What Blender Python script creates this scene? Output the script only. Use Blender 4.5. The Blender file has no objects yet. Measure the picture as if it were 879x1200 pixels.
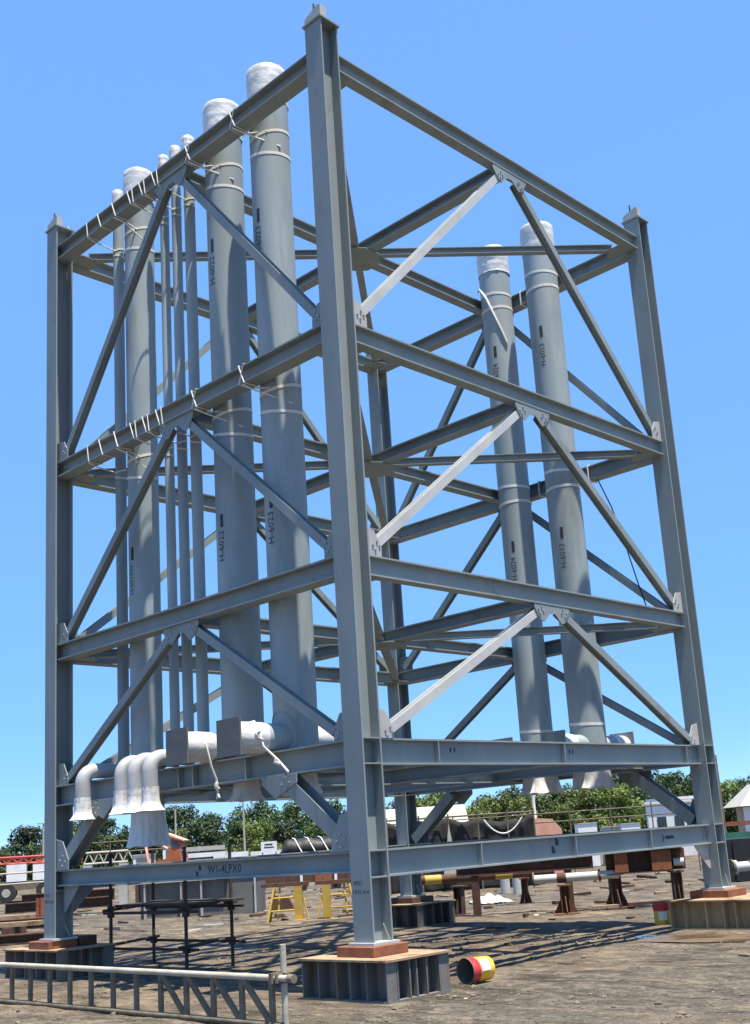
import bpy, bmesh, math, random
from mathutils import Vector, Matrix, Euler, noise
random.seed(7)
PI = math.pi
R = math.radians
scene = bpy.context.scene
C = scene.collection

# ------------------------------------------------------------------ camera
cam_data = bpy.data.cameras.new('camera')
cam = bpy.data.objects.new('camera', cam_data)
C.objects.link(cam)
scene.camera = cam
cam.location = (-8.938, -9.193, 1.593)
cam.rotation_euler = (1.79956116, 0.06862645, -0.80960302)
cam_data.sensor_fit = 'VERTICAL'
cam_data.sensor_height = 36.0
cam_data.lens = 36.0 * 1328.45 / 1200.0
cam_data.shift_x = -(483.78 - 439.5) / 1200.0
cam_data.shift_y = (675.08 - 600.0) / 1200.0
cam_data.clip_start = 0.1
cam_data.clip_end = 6000.0

# ------------------------------------------------------------------ sky, sun
SUN_EL = 76.0
SUN_DIR = Vector((-0.13, -0.99, 0)).normalized() * math.cos(R(SUN_EL))
SUN_DIR.z = math.sin(R(SUN_EL))            # from the ground towards the sun
world = bpy.data.worlds.new("World")
scene.world = world
world.use_nodes = True
wn = world.node_tree
wn.nodes.clear()
w_out = wn.nodes.new('ShaderNodeOutputWorld')
w_bg = wn.nodes.new('ShaderNodeBackground')
w_sky = wn.nodes.new('ShaderNodeTexSky')
w_sky.sky_type = 'NISHITA'
w_sky.sun_disc = False
w_sky.sun_elevation = R(SUN_EL)
w_sky.sun_rotation = math.atan2(SUN_DIR.x, SUN_DIR.y)
w_sky.altitude = 8000
w_sky.air_density = 1.0
w_sky.dust_density = 0.0
w_sky.ozone_density = 4.0
# deep tropical blue with only a mild brightening towards the horizon
w_sep = wn.nodes.new('ShaderNodeSeparateColor')
w_sep.mode = 'HSV'
w_pow = wn.nodes.new('ShaderNodeMath')
w_pow.operation = 'POWER'
w_pow.inputs[1].default_value = 0.20
w_mul = wn.nodes.new('ShaderNodeMath')
w_mul.operation = 'MULTIPLY'
w_mul.inputs[1].default_value = 2.95
w_com = wn.nodes.new('ShaderNodeCombineColor')
w_com.mode = 'HSV'
wn.links.new(w_sky.outputs['Color'], w_sep.inputs['Color'])
w_hue = wn.nodes.new('ShaderNodeMath')
w_hue.operation = 'SUBTRACT'
w_hue.inputs[1].default_value = 0.008
wn.links.new(w_sep.outputs[0], w_hue.inputs[0])
wn.links.new(w_hue.outputs[0], w_com.inputs[0])
w_sat = wn.nodes.new('ShaderNodeMath')
w_sat.operation = 'MULTIPLY'
w_sat.inputs[1].default_value = 1.05
wn.links.new(w_sep.outputs[1], w_sat.inputs[0])
wn.links.new(w_sat.outputs[0], w_com.inputs[1])
wn.links.new(w_sep.outputs[2], w_pow.inputs[0])
wn.links.new(w_pow.outputs[0], w_mul.inputs[0])
wn.links.new(w_mul.outputs[0], w_com.inputs[2])
w_bg.inputs['Strength'].default_value = 0.15
wn.links.new(w_com.outputs['Color'], w_bg.inputs['Color'])
wn.links.new(w_bg.outputs['Background'], w_out.inputs['Surface'])

sun_data = bpy.data.lights.new('sun', 'SUN')
sun_data.energy = 5.0
sun_data.angle = R(0.53)
sun_data.color = (1.0, 0.91, 0.78)
sun = bpy.data.objects.new('sun', sun_data)
C.objects.link(sun)
sun.location = (0, -10, 40)
sun.rotation_euler = SUN_DIR.to_track_quat('Z', 'Y').to_euler()

scene.view_settings.view_transform = 'Standard'
scene.view_settings.look = 'None'
scene.view_settings.gamma = 1.0
scene.view_settings.exposure = 1.1
scene.render.resolution_x = 750
scene.render.resolution_y = 1024


# ------------------------------------------------------------------ materials
def new_mat(name):
    m = bpy.data.materials.new(name)
    m.use_nodes = True
    nt = m.node_tree
    nt.nodes.clear()
    out = nt.nodes.new('ShaderNodeOutputMaterial')
    bs = nt.nodes.new('ShaderNodeBsdfPrincipled')
    nt.links.new(bs.outputs[0], out.inputs['Surface'])
    return m, nt, bs, out


def noise_node(nt, coord, scale, detail=4, rough=0.55, stretch=None):
    n = nt.nodes.new('ShaderNodeTexNoise')
    n.inputs['Scale'].default_value = scale
    n.inputs['Detail'].default_value = detail
    n.inputs['Roughness'].default_value = rough
    if stretch:
        mp = nt.nodes.new('ShaderNodeMapping')
        mp.inputs['Scale'].default_value = stretch
        nt.links.new(coord, mp.inputs['Vector'])
        coord = mp.outputs['Vector']
    nt.links.new(coord, n.inputs['Vector'])
    return n


def ramp(nt, fac, stops):
    r = nt.nodes.new('ShaderNodeValToRGB')
    el = r.color_ramp.elements
    while len(el) > 1:
        el.remove(el[-1])
    el[0].position = stops[0][0]
    el[0].color = (*stops[0][1], 1)
    for p, c in stops[1:]:
        e = el.new(p)
        e.color = (*c, 1)
    nt.links.new(fac, r.inputs['Fac'])
    return r


def mixc(nt, fac, a, b):
    m = nt.nodes.new('ShaderNodeMix')
    m.data_type = 'RGBA'
    if isinstance(fac, (int, float)):
        m.inputs[0].default_value = fac
    else:
        nt.links.new(fac, m.inputs[0])
    for k, v in ((6, a), (7, b)):
        if isinstance(v, tuple):
            m.inputs[k].default_value = (*v, 1)
        else:
            nt.links.new(v, m.inputs[k])
    return m.outputs[2]


def mat(name, c1, c2, scale=3.0, rough=0.6, bump=0.15, bscale=25.0, metal=0.0, stain=None, stain_amt=(0.6, 0.75),
        stain_scale=1.5, stretch=None, spec=0.5, coord='Object'):
    """two-tone painted, rusted or dusty surface with fine relief and stains of its own"""
    m, nt, bs, out = new_mat(name)
    tc = nt.nodes.new('ShaderNodeTexCoord')
    co = tc.outputs[coord]
    n1 = noise_node(nt, co, scale, 6, 0.6, stretch)
    r1 = ramp(nt, n1.outputs['Fac'], [(0.3, c1), (0.7, c2)])
    col = r1.outputs['Color']
    if stain:
        n2 = noise_node(nt, co, stain_scale, 8, 0.7, stretch)
        r2 = ramp(nt, n2.outputs['Fac'], [(stain_amt[0], (0, 0, 0)), (stain_amt[1], (1, 1, 1))])
        col = mixc(nt, r2.outputs['Color'], col, stain)
    nt.links.new(col, bs.inputs['Base Color'])
    n3 = noise_node(nt, co, bscale, 5, 0.6)
    rr = nt.nodes.new('ShaderNodeMapRange')
    rr.inputs['To Min'].default_value = max(0.05, rough - 0.1)
    rr.inputs['To Max'].default_value = min(1.0, rough + 0.12)
    nt.links.new(n1.outputs['Fac'], rr.inputs['Value'])
    nt.links.new(rr.outputs['Result'], bs.inputs['Roughness'])
    bs.inputs['Metallic'].default_value = metal
    bs.inputs['Specular IOR Level'].default_value = spec
    if bump:
        b = nt.nodes.new('ShaderNodeBump')
        b.inputs['Strength'].default_value = bump
        b.inputs['Distance'].default_value = 0.01
        nt.links.new(n3.outputs['Fac'], b.inputs['Height'])
        nt.links.new(b.outputs['Normal'], bs.inputs['Normal'])
    return m


M = {}
M['paint'] = mat('grey_steel_paint', (0.192, 0.226, 0.226), (0.252, 0.288, 0.288), 1.6, 0.6, 0.05, 60, spec=0.25, stain=(0.165, 0.165, 0.145), stain_amt=(0.58, 0.72), stain_scale=2.2, stretch=(1, 1, 0.35))
M['pipe'] = mat('grey_pipe_paint', (0.222, 0.268, 0.276), (0.33, 0.38, 0.39), 1.4, 0.6, 0.05, 30, spec=0.25, stain=(0.20, 0.235, 0.235), stain_amt=(0.52, 0.68), stain_scale=1.6, stretch=(1, 1, 0.2))
M['pipe_pale'] = mat('pale_pipe_paint', (0.30, 0.315, 0.32), (0.38, 0.395, 0.40), 3, 0.55, 0.05, 30)
M['plate'] = mat('grey_plate_paint', (0.33, 0.33, 0.31), (0.41, 0.41, 0.39), 4, 0.6, 0.05, 60)
M['lightpaint'] = mat('pale_primer_paint', (0.39, 0.40, 0.38), (0.49, 0.50, 0.475), 2.5, 0.6, 0.05, 40, stain=(0.4, 0.39, 0.36))
M['bolt'] = mat('zinc_bolt', (0.30, 0.30, 0.29), (0.45, 0.45, 0.44), 8, 0.45, 0, metal=0.6)
M['wrap'] = mat('white_plastic_wrap', (0.46, 0.46, 0.445), (0.68, 0.68, 0.66), 6, 0.45, 1.0, 9, stretch=(0.6, 0.6, 3.0), stain=(0.42, 0.41, 0.38), stain_amt=(0.52, 0.72), stain_scale=7)
M['film'] = mat('clear_film_skirt', (0.50, 0.52, 0.53), (0.76, 0.77, 0.77), 6, 0.3, 0.6, 10, stretch=(1.6, 1.6, 0.3))
M['rope'] = mat('white_webbing_strap', (0.58, 0.57, 0.52), (0.72, 0.71, 0.66), 9, 0.8, 0.2, 80)
M['ink'] = mat('black_stencil_ink', (0.012, 0.012, 0.015), (0.03, 0.03, 0.035), 30, 0.6, 0)
M['rust'] = mat('red_rust_steel', (0.16, 0.055, 0.025), (0.30, 0.11, 0.045), 7, 0.85, 0.5, 50, stain=(0.09, 0.04, 0.025), stain_scale=5)
M['brownrust'] = mat('brown_rust_steel', (0.06, 0.028, 0.016), (0.15, 0.068, 0.034), 6, 0.9, 0.5, 40, stain=(0.22, 0.12, 0.06), stain_scale=5)
M['darkrust'] = mat('dark_rust_steel', (0.045, 0.025, 0.018), (0.12, 0.055, 0.032), 5, 0.85, 0.5, 40, stain=(0.2, 0.09, 0.04), stain_scale=3)
M['dusty'] = mat('dusty_plate', (0.26, 0.18, 0.105), (0.37, 0.27, 0.165), 3, 0.9, 0.4, 60, stain=(0.17, 0.08, 0.035), stain_amt=(0.52, 0.64), stain_scale=3.5)
M['plinth'] = mat('weathered_grey_plinth', (0.115, 0.115, 0.103), (0.19, 0.186, 0.165), 3, 0.85, 0.4, 40, stain=(0.16, 0.09, 0.045), stain_amt=(0.54, 0.66), stain_scale=4, stretch=(1, 1, 0.3))
M['plinth_tan'] = mat('weathered_tan_plinth', (0.34, 0.23, 0.115), (0.46, 0.335, 0.185), 3, 0.85, 0.3, 40, stain=(0.22, 0.10, 0.05), stain_amt=(0.55, 0.72), stain_scale=4, stretch=(1, 1, 0.3))
M['scaffold'] = mat('grimy_scaffold_tube', (0.030, 0.026, 0.022), (0.075, 0.058, 0.044), 5, 0.85, 0.4, 40, stain=(0.12, 0.07, 0.04), stain_scale=4)
M['plinth_dark'] = mat('dark_grimy_plinth', (0.07, 0.065, 0.06), (0.13, 0.12, 0.105), 3, 0.8, 0.3, 40, stain=(0.12, 0.07, 0.04))
M['galv'] = mat('dull_galvanised_tube', (0.30, 0.275, 0.215), (0.46, 0.43, 0.35), 6, 0.7, 0.25, 60, stain=(0.30, 0.26, 0.20), stain_scale=5)
M['galv_dark'] = mat('grimy_aluminium_flat', (0.10, 0.085, 0.058), (0.20, 0.172, 0.125), 6, 0.8, 0.3, 50, spec=0.2, stain=(0.12, 0.085, 0.05), stain_scale=5)
M['yellow'] = mat('worn_yellow_paint', (0.36, 0.235, 0.03), (0.50, 0.34, 0.055), 5, 0.65, 0.3, 40, stain=(0.22, 0.14, 0.05), stain_scale=5)
M['white'] = mat('white_painted_steel', (0.66, 0.66, 0.64), (0.80, 0.80, 0.78), 2, 0.6, 0.1, 30, stain=(0.45, 0.42, 0.37), stain_scale=2.5)
M['cream'] = mat('cream_wall', (0.52, 0.46, 0.35), (0.62, 0.56, 0.44), 2, 0.85, 0.2, 30)
M['roofing'] = mat('pale_dusty_roof', (0.31, 0.30, 0.265), (0.42, 0.405, 0.36), 1.5, 0.8, 0.15, 20, stain=(0.33, 0.30, 0.24))
M['tan'] = mat('tan_cladding', (0.36, 0.27, 0.16), (0.45, 0.35, 0.22), 2, 0.85, 0.2, 30)
M['red'] = mat('red_paint', (0.30, 0.03, 0.02), (0.40, 0.06, 0.04), 3, 0.6, 0.1, 30, stain=(0.25, 0.05, 0.03))
M['orange'] = mat('orange_paint', (0.30, 0.075, 0.022), (0.42, 0.125, 0.04), 3, 0.6, 0.2, 30, stain=(0.2, 0.06, 0.03))
M['peach'] = mat('faded_orange_sheet', (0.62, 0.30, 0.20), (0.72, 0.40, 0.29), 3, 0.75, 0.3, 15)
M['green'] = mat('green_paint', (0.02, 0.12, 0.07), (0.045, 0.19, 0.12), 3, 0.6, 0.1, 30)
M['black'] = mat('black_sheet', (0.006, 0.006, 0.007), (0.014, 0.014, 0.015), 3, 0.6, 0.4, 12)
M['net'] = mat('dark_shade_net', (0.012, 0.012, 0.011), (0.032, 0.03, 0.027), 2, 0.95, 0.5, 40)
M['glass'] = mat('dark_window_glass', (0.02, 0.03, 0.04), (0.05, 0.06, 0.07), 2, 0.1, 0)
M['boxgrey'] = mat('grey_box_girder', (0.10, 0.10, 0.092), (0.16, 0.16, 0.145), 2, 0.75, 0.2, 30, stain=(0.16, 0.12, 0.09))
M['wood'] = mat('weathered_timber', (0.20, 0.15, 0.10), (0.36, 0.29, 0.20), 4, 0.9, 0.5, 30, stretch=(0.3, 4, 4))
M['concrete'] = mat('pale_concrete', (0.38, 0.36, 0.32), (0.48, 0.46, 0.42), 4, 0.9, 0.4, 30)
M['rubber'] = mat('black_rubber', (0.015, 0.015, 0.015), (0.03, 0.03, 0.03), 4, 0.85, 0.2, 30)
M['pail_red'] = mat('pail_red_print', (0.45, 0.02, 0.03), (0.55, 0.05, 0.06), 6, 0.4, 0.1, 40, stain=(0.6, 0.35, 0.3), stain_scale=9)
M['pail_yellow'] = mat('pail_yellow_print', (0.75, 0.42, 0.02), (0.82, 0.52, 0.06), 6, 0.4, 0.1, 40)
M['pail_in'] = mat('pail_inside', (0.085, 0.08, 0.06), (0.17, 0.155, 0.115), 9, 0.7, 0.4, 30)
M['label'] = mat('white_label', (0.72, 0.72, 0.76), (0.84, 0.84, 0.86), 9, 0.5, 0)
M['bark'] = mat('bark', (0.07, 0.05, 0.035), (0.14, 0.11, 0.08), 6, 0.9, 0.5, 20)


def leaf_mat(name, c1, c2):
    m, nt, bs, out = new_mat(name)
    tc = nt.nodes.new('ShaderNodeTexCoord')
    n1 = noise_node(nt, tc.outputs['Object'], 0.9, 3, 0.6)
    n2 = noise_node(nt, tc.outputs['Object'], 6.0, 2, 0.5)
    add = nt.nodes.new('ShaderNodeMath')
    add.operation = 'MULTIPLY_ADD'
    add.inputs[1].default_value = 0.5
    nt.links.new(n2.outputs['Fac'], add.inputs[0])
    half = nt.nodes.new('ShaderNodeMath')
    half.operation = 'MULTIPLY'
    half.inputs[1].default_value = 0.5
    nt.links.new(n1.outputs['Fac'], half.inputs[0])
    nt.links.new(half.outputs[0], add.inputs[2])
    r = ramp(nt, add.outputs[0], [(0.35, c1), (0.62, c2)])
    info = nt.nodes.new('ShaderNodeObjectInfo')
    hs = nt.nodes.new('ShaderNodeHueSaturation')
    mr = nt.nodes.new('ShaderNodeMapRange')
    mr.inputs['To Min'].default_value = 0.75
    mr.inputs['To Max'].default_value = 1.25
    nt.links.new(info.outputs['Random'], mr.inputs['Value'])
    nt.links.new(mr.outputs['Result'], hs.inputs['Value'])
    nt.links.new(r.outputs['Color'], hs.inputs['Color'])
    nt.links.new(hs.outputs['Color'], bs.inputs['Base Color'])
    bs.inputs['Roughness'].default_value = 0.6
    tr = nt.nodes.new('ShaderNodeBsdfTranslucent')
    nt.links.new(hs.outputs['Color'], tr.inputs['Color'])
    mx = nt.nodes.new('ShaderNodeMixShader')
    mx.inputs[0].default_value = 0.25
    nt.links.new(bs.outputs[0], mx.inputs[1])
    nt.links.new(tr.outputs[0], mx.inputs[2])
    nt.links.new(mx.outputs[0], out.inputs['Surface'])
    return m


M['leaf_dark'] = leaf_mat('dark_leaves', (0.014, 0.032, 0.011), (0.042, 0.078, 0.022))
M['leaf_mid'] = leaf_mat('mid_leaves', (0.018, 0.04, 0.011), (0.07, 0.118, 0.025))
M['leaf_light'] = leaf_mat('yellow_green_leaves', (0.035, 0.068, 0.014), (0.15, 0.20, 0.038))


def ground_mat():
    m, nt, bs, out = new_mat('yard_dirt')
    tc = nt.nodes.new('ShaderNodeTexCoord')
    co = tc.outputs['Object']
    big = noise_node(nt, co, 0.16, 5, 0.6)
    mid = noise_node(nt, co, 0.9, 8, 0.68)
    # wheel-track and scrape streaks run along the frame's long side
    st = noise_node(nt, co, 1.0, 7, 0.7, (1.9, 0.45, 1))
    fine = noise_node(nt, co, 14.0, 6, 0.75)
    grit = noise_node(nt, co, 55.0, 4, 0.8)
    base = ramp(nt, mid.outputs['Fac'], [(0.30, (0.052, 0.039, 0.026)), (0.46, (0.142, 0.107, 0.068)), (0.66, (0.29, 0.22, 0.14))])
    grey = ramp(nt, fine.outputs['Fac'], [(0.35, (0.05, 0.044, 0.034)), (0.65, (0.19, 0.168, 0.13))])
    bf = ramp(nt, big.outputs['Fac'], [(0.40, (0, 0, 0)), (0.56, (0.9, 0.9, 0.9))])
    col = mixc(nt, bf.outputs['Color'], base.outputs['Color'], grey.outputs['Color'])
    sf = ramp(nt, st.outputs['Fac'], [(0.53, (0, 0, 0)), (0.62, (0.8, 0.8, 0.8))])
    col = mixc(nt, sf.outputs['Color'], col, (0.03, 0.023, 0.016))
    pf = ramp(nt, st.outputs['Fac'], [(0.33, (0.85, 0.85, 0.85)), (0.43, (0, 0, 0))])
    col = mixc(nt, pf.outputs['Color'], col, (0.30, 0.218, 0.128))
    st2 = noise_node(nt, co, 3.2, 5, 0.75, (2.2, 0.35, 1))
    s2 = ramp(nt, st2.outputs['Fac'], [(0.56, (0, 0, 0)), (0.63, (0.7, 0.7, 0.7))])
    col = mixc(nt, s2.outputs['Color'], col, (0.03, 0.024, 0.017))
    s3 = ramp(nt, st2.outputs['Fac'], [(0.33, (0.7, 0.7, 0.7)), (0.41, (0, 0, 0))])
    col = mixc(nt, s3.outputs['Color'], col, (0.30, 0.222, 0.135))
    # broken, trodden crust: cells of differing tone with dark joints
    vo = nt.nodes.new('ShaderNodeTexVoronoi')
    vo.inputs['Scale'].default_value = 5.5
    vm = nt.nodes.new('ShaderNodeMapping')
    vm.inputs['Scale'].default_value = (1.5, 0.75, 1)
    wv = nt.nodes.new('ShaderNodeMixRGB')
    wv.blend_type = 'ADD'
    wv.inputs[0].default_value = 0.22
    nt.links.new(co, wv.inputs[1])
    nt.links.new(fine.outputs['Color'], wv.inputs[2])
    nt.links.new(wv.outputs[0], vm.inputs['Vector'])
    nt.links.new(vm.outputs['Vector'], vo.inputs['Vector'])
    vs_ = nt.nodes.new('ShaderNodeSeparateColor')
    nt.links.new(vo.outputs['Color'], vs_.inputs['Color'])
    vr = ramp(nt, vs_.outputs[0], [(0.0, (0.5, 0.49, 0.48)), (0.5, (1.0, 1.0, 1.0)), (1.0, (1.65, 1.6, 1.5))])
    vmul = nt.nodes.new('ShaderNodeMixRGB')
    vmul.blend_type = 'MULTIPLY'
    nt.links.new(mixc(nt, 0.35, ramp(nt, noise_node(nt, co, 0.33, 3).outputs['Fac'], [(0.42, (0.25, 0.25, 0.25)), (0.6, (1, 1, 1))]).outputs['Color'], (0.5, 0.5, 0.5)), vmul.inputs[0])
    nt.links.new(col, vmul.inputs[1])
    nt.links.new(vr.outputs['Color'], vmul.inputs[2])
    col = vmul.outputs[0]
    ve = nt.nodes.new('ShaderNodeTexVoronoi')
    ve.feature = 'DISTANCE_TO_EDGE'
    ve.inputs['Scale'].default_value = 5.5
    nt.links.new(vm.outputs['Vector'], ve.inputs['Vector'])
    er = ramp(nt, ve.outputs['Distance'], [(0.0, (0.55, 0.55, 0.55)), (0.06, (0, 0, 0))])
    em = nt.nodes.new('ShaderNodeMath')
    em.operation = 'MULTIPLY'
    nt.links.new(er.outputs['Color'], em.inputs[0])
    nt.links.new(ramp(nt, noise_node(nt, co, 0.5, 4).outputs['Fac'], [(0.42, (0.1, 0.1, 0.1)), (0.56, (1, 1, 1))]).outputs['Color'], em.inputs[1])
    col = mixc(nt, em.outputs[0], col, (0.03, 0.025, 0.018))
    gf = ramp(nt, grit.outputs['Fac'], [(0.57, (0, 0, 0)), (0.66, (0.6, 0.6, 0.6))])
    col = mixc(nt, gf.outputs['Color'], col, (0.32, 0.25, 0.17))
    gd = ramp(nt, grit.outputs['Fac'], [(0.34, (0.7, 0.7, 0.7)), (0.43, (0, 0, 0))])
    col = mixc(nt, gd.outputs['Color'], col, (0.018, 0.015, 0.011))
    tone = nt.nodes.new('ShaderNodeHueSaturation')
    tone.inputs['Saturation'].default_value = 0.88
    tone.inputs['Value'].default_value = 0.86
    nt.links.new(col, tone.inputs['Color'])
    nt.links.new(tone.outputs['Color'], bs.inputs['Base Color'])
    bs.inputs['Roughness'].default_value = 0.95
    bs.inputs['Specular IOR Level'].default_value = 0.2
    h1 = nt.nodes.new('ShaderNodeMath')
    h1.operation = 'MULTIPLY_ADD'
    h1.inputs[1].default_value = 0.35
    nt.links.new(grit.outputs['Fac'], h1.inputs[0])
    nt.links.new(fine.outputs['Fac'], h1.inputs[2])
    h2 = nt.nodes.new('ShaderNodeMath')
    h2.operation = 'MULTIPLY_ADD'
    h2.inputs[1].default_value = 1.5
    nt.links.new(st.outputs['Fac'], h2.inputs[0])
    nt.links.new(h1.outputs[0], h2.inputs[2])
    b = nt.nodes.new('ShaderNodeBump')
    b.inputs['Strength'].default_value = 0.7
    b.inputs['Distance'].default_value = 0.045
    nt.links.new(h2.outputs[0], b.inputs['Height'])
    nt.links.new(b.outputs['Normal'], bs.inputs['Normal'])
    return m


M['ground'] = ground_mat()
M['stone'] = mat('rubble_stone', (0.07, 0.058, 0.042), (0.19, 0.155, 0.11), 0.8, 0.95, 0.4, 40)


def puddle_mat():
    m, nt, bs, out = new_mat('muddy_water')
    bs.inputs['Base Color'].default_value = (0.12, 0.082, 0.045, 1)
    tc = nt.nodes.new('ShaderNodeTexCoord')
    n = noise_node(nt, tc.outputs['Object'], 6, 3)
    wet = ramp(nt, noise_node(nt, tc.outputs['Object'], 1.6, 4).outputs['Fac'], [(0.42, (0.06, 0.06, 0.06)), (0.54, (0.55, 0.55, 0.55))])
    nt.links.new(wet.outputs['Color'], bs.inputs['Roughness'])
    b = nt.nodes.new('ShaderNodeBump')
    b.inputs['Strength'].default_value = 0.05
    nt.links.new(n.outputs['Fac'], b.inputs['Height'])
    nt.links.new(b.outputs['Normal'], bs.inputs['Normal'])
    return m


M['puddle'] = puddle_mat()


# ------------------------------------------------------------------ mesh helpers
class MB:
    """collects shapes and links them as one mesh object"""

    def __init__(self):
        self.v = []
        self.f = []
        self.s = []
        self.mi = []
        self.cur = 0

    def add(self, verts, faces, smooth=False):
        o = len(self.v)
        self.v += [tuple(p) for p in verts]
        for f in faces:
            self.f.append([i + o for i in f])
            self.s.append(smooth)
            self.mi.append(self.cur)
        return self

    def box(self, lo, hi, rot=None, org=None):
        x0, y0, z0 = lo
        x1, y1, z1 = hi
        vs = [Vector(p) for p in ((x0, y0, z0), (x1, y0, z0), (x1, y1, z0), (x0, y1, z0), (x0, y0, z1), (x1, y0, z1), (x1, y1, z1), (x0, y1, z1))]
        if rot is not None:
            og = Vector(org) if org is not None else Vector((0, 0, 0))
            vs = [rot @ p + og for p in vs]
        return self.add(vs, [(0, 3, 2, 1), (4, 5, 6, 7), (0, 1, 5, 4), (1, 2, 6, 5), (2, 3, 7, 6), (3, 0, 4, 7)])

    def prism(self, poly, d, org, ux, uy):
        """polygon in (u,v) extruded by +-d/2 along ux x uy"""
        ux = Vector(ux).normalized()
        uy = Vector(uy).normalized()
        n = ux.cross(uy)
        org = Vector(org)
        k = len(poly)
        a = [org + ux * p[0] + uy * p[1] - n * d / 2 for p in poly]
        b = [org + ux * p[0] + uy * p[1] + n * d / 2 for p in poly]
        fs = [list(range(k))[::-1], [k + i for i in range(k)]]
        for i in range(k):
            j = (i + 1) % k
            fs.append([i, j, k + j, k + i])
        return self.add(a + b, fs)

    def hsec(self, p0, p1, side, up, h, b, tw=0.012, tf=0.018):
        """H section from p0 to p1; flanges face +-up, flange width along side"""
        p0 = Vector(p0)
        p1 = Vector(p1)
        side = Vector(side).normalized()
        up = Vector(up).normalized()
        H, B, t = h / 2, b / 2, tw / 2
        pr = [(-B, -H), (B, -H), (B, -H + tf), (t, -H + tf), (t, H - tf), (B, H - tf), (B, H), (-B, H), (-B, H - tf), (-t, H - tf), (-t, -H + tf), (-B, -H + tf)]
        a = [p0 + side * x + up * y for x, y in pr]
        c = [p1 + side * x + up * y for x, y in pr]
        k = 12
        fs = []
        for i in range(k):
            j = (i + 1) % k
            fs.append([i, j, k + j, k + i])
        for o in (0, k):
            fs += [[o + 0, o + 1, o + 2, o + 11], [o + 10, o + 3, o + 4, o + 9], [o + 8, o + 5, o + 6, o + 7]]
        return self.add(a + c, fs)

    def tube(self, pts, r, n=12, cap=True, closed=False, smooth=True):
        pts = [Vector(p) for p in pts]
        k = len(pts)
        rs = r if isinstance(r, (list, tuple)) else [r] * k
        vs = []
        prev = None
        for i, p in enumerate(pts):
            if closed:
                t = (pts[(i + 1) % k] - pts[i - 1]).normalized()
            elif i == 0:
                t = (pts[1] - p).normalized()
            elif i == k - 1:
                t = (p - pts[i - 1]).normalized()
            else:
                t = ((pts[i + 1] - p).normalized() + (p - pts[i - 1]).normalized())
                t = t.normalized() if t.length > 1e-6 else (pts[i + 1] - p).normalized()
            if prev is None:
                ref = Vector((0, 0, 1)) if abs(t.z) < 0.9 else Vector((1, 0, 0))
                u = t.cross(ref).normalized()
            else:
                u = prev - t * prev.dot(t)
                u = u.normalized() if u.length > 1e-6 else t.orthogonal().normalized()
            prev = u
            w = t.cross(u)
            for a in range(n):
                an = 2 * PI * a / n
                vs.append(p + u * math.cos(an) * rs[i] + w * math.sin(an) * rs[i])
        fs = []
        for i in range(k if closed else k - 1):
            o0 = i * n
            o1 = ((i + 1) % k) * n
            for a in range(n):
                b = (a + 1) % n
                fs.append([o0 + a, o0 + b, o1 + b, o1 + a])
        self.add(vs, fs, smooth)
        if cap and not closed:
            # caps on vertices of their own, so the side keeps its own shading
            self.add(vs[:n], [list(range(n))[::-1]])
            self.add(vs[(k - 1) * n:], [list(range(n))])
        return self

    def lathe(self, cx, cy, prof, n=32, wob=0.0, seed=0, closed_top=False):
        """profile of (radius, z) about a vertical axis"""
        vs = []
        for j, (r, z) in enumerate(prof):
            for a in range(n):
                an = 2 * PI * a / n
                rr = r
                if wob:
                    rr += wob * noise.noise(Vector((math.cos(an) * 3 + seed, math.sin(an) * 3, z * 5 + seed))) + wob * 0.6 * noise.noise(Vector((math.cos(an) * 9 + seed, math.sin(an) * 9, z * 2)))
                vs.append((cx + rr * math.cos(an), cy + rr * math.sin(an), z))
        fs = []
        for j in range(len(prof) - 1):
            for a in range(n):
                b = (a + 1) % n
                fs.append([j * n + a, j * n + b, (j + 1) * n + b, (j + 1) * n + a])
        self.add(vs, fs, True)
        if closed_top:
            self.add(vs[(len(prof) - 1) * n:], [list(range(n))])
        return self

    def mesh(self, name, mats):
        me = bpy.data.meshes.new(name)
        me.from_pydata(self.v, [], self.f)
        if not isinstance(mats, (list, tuple)):
            mats = [mats]
        for m in mats:
            me.materials.append(m)
        me.polygons.foreach_set('use_smooth', self.s)
        me.polygons.foreach_set('material_index', self.mi)
        bm = bmesh.new()
        bm.from_mesh(me)
        bmesh.ops.recalc_face_normals(bm, faces=bm.faces)
        bm.to_mesh(me)
        bm.free()
        me.update()
        return me

    def build(self, name, mats, parent=None, kind=None):
        o = bpy.data.objects.new(name, self.mesh(name, mats))
        C.objects.link(o)
        if parent is not None:
            o.parent = parent
            p = parent
            off = Vector((0, 0, 0))
            rz = 0
            while p is not None:
                off += p.location
                p = p.parent
            o.location = -off
        if kind:
            o['kind'] = kind
        return o


def link_mesh(name, me, parent=None, loc=(0, 0, 0)):
    o = bpy.data.objects.new(name, me)
    C.objects.link(o)
    if parent is not None:
        o.parent = parent
    o.location = loc
    return o


def tag(o, label, cat, group=None):
    o['label'] = label
    o['category'] = cat
    o['kind'] = 'thing'
    if group:
        o['group'] = group
    return o


def thing(name, label, cat, loc=(0, 0, 0), rz=0.0, group=None):
    """Empty at the thing's base that parents its parts.  Parts built with build() are in world coordinates
    (rz = 0); parts built with local() are in the thing's own frame."""
    o = bpy.data.objects.new(name, None)
    C.objects.link(o)
    o.empty_display_size = 0.2
    o.location = loc
    o.rotation_euler = (0, 0, rz)
    return tag(o, label, cat, group)


def local(mb, name, mats, parent, kind=None):
    o = bpy.data.objects.new(name, mb.mesh(name, mats))
    C.objects.link(o)
    o.parent = parent
    if kind:
        o['kind'] = kind
    return o


def copy_tree(o, parent=None):
    c = o.copy()
    C.objects.link(c)
    c.parent = parent
    for ch in list(o.children):
        copy_tree(ch, c)
    return c


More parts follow.
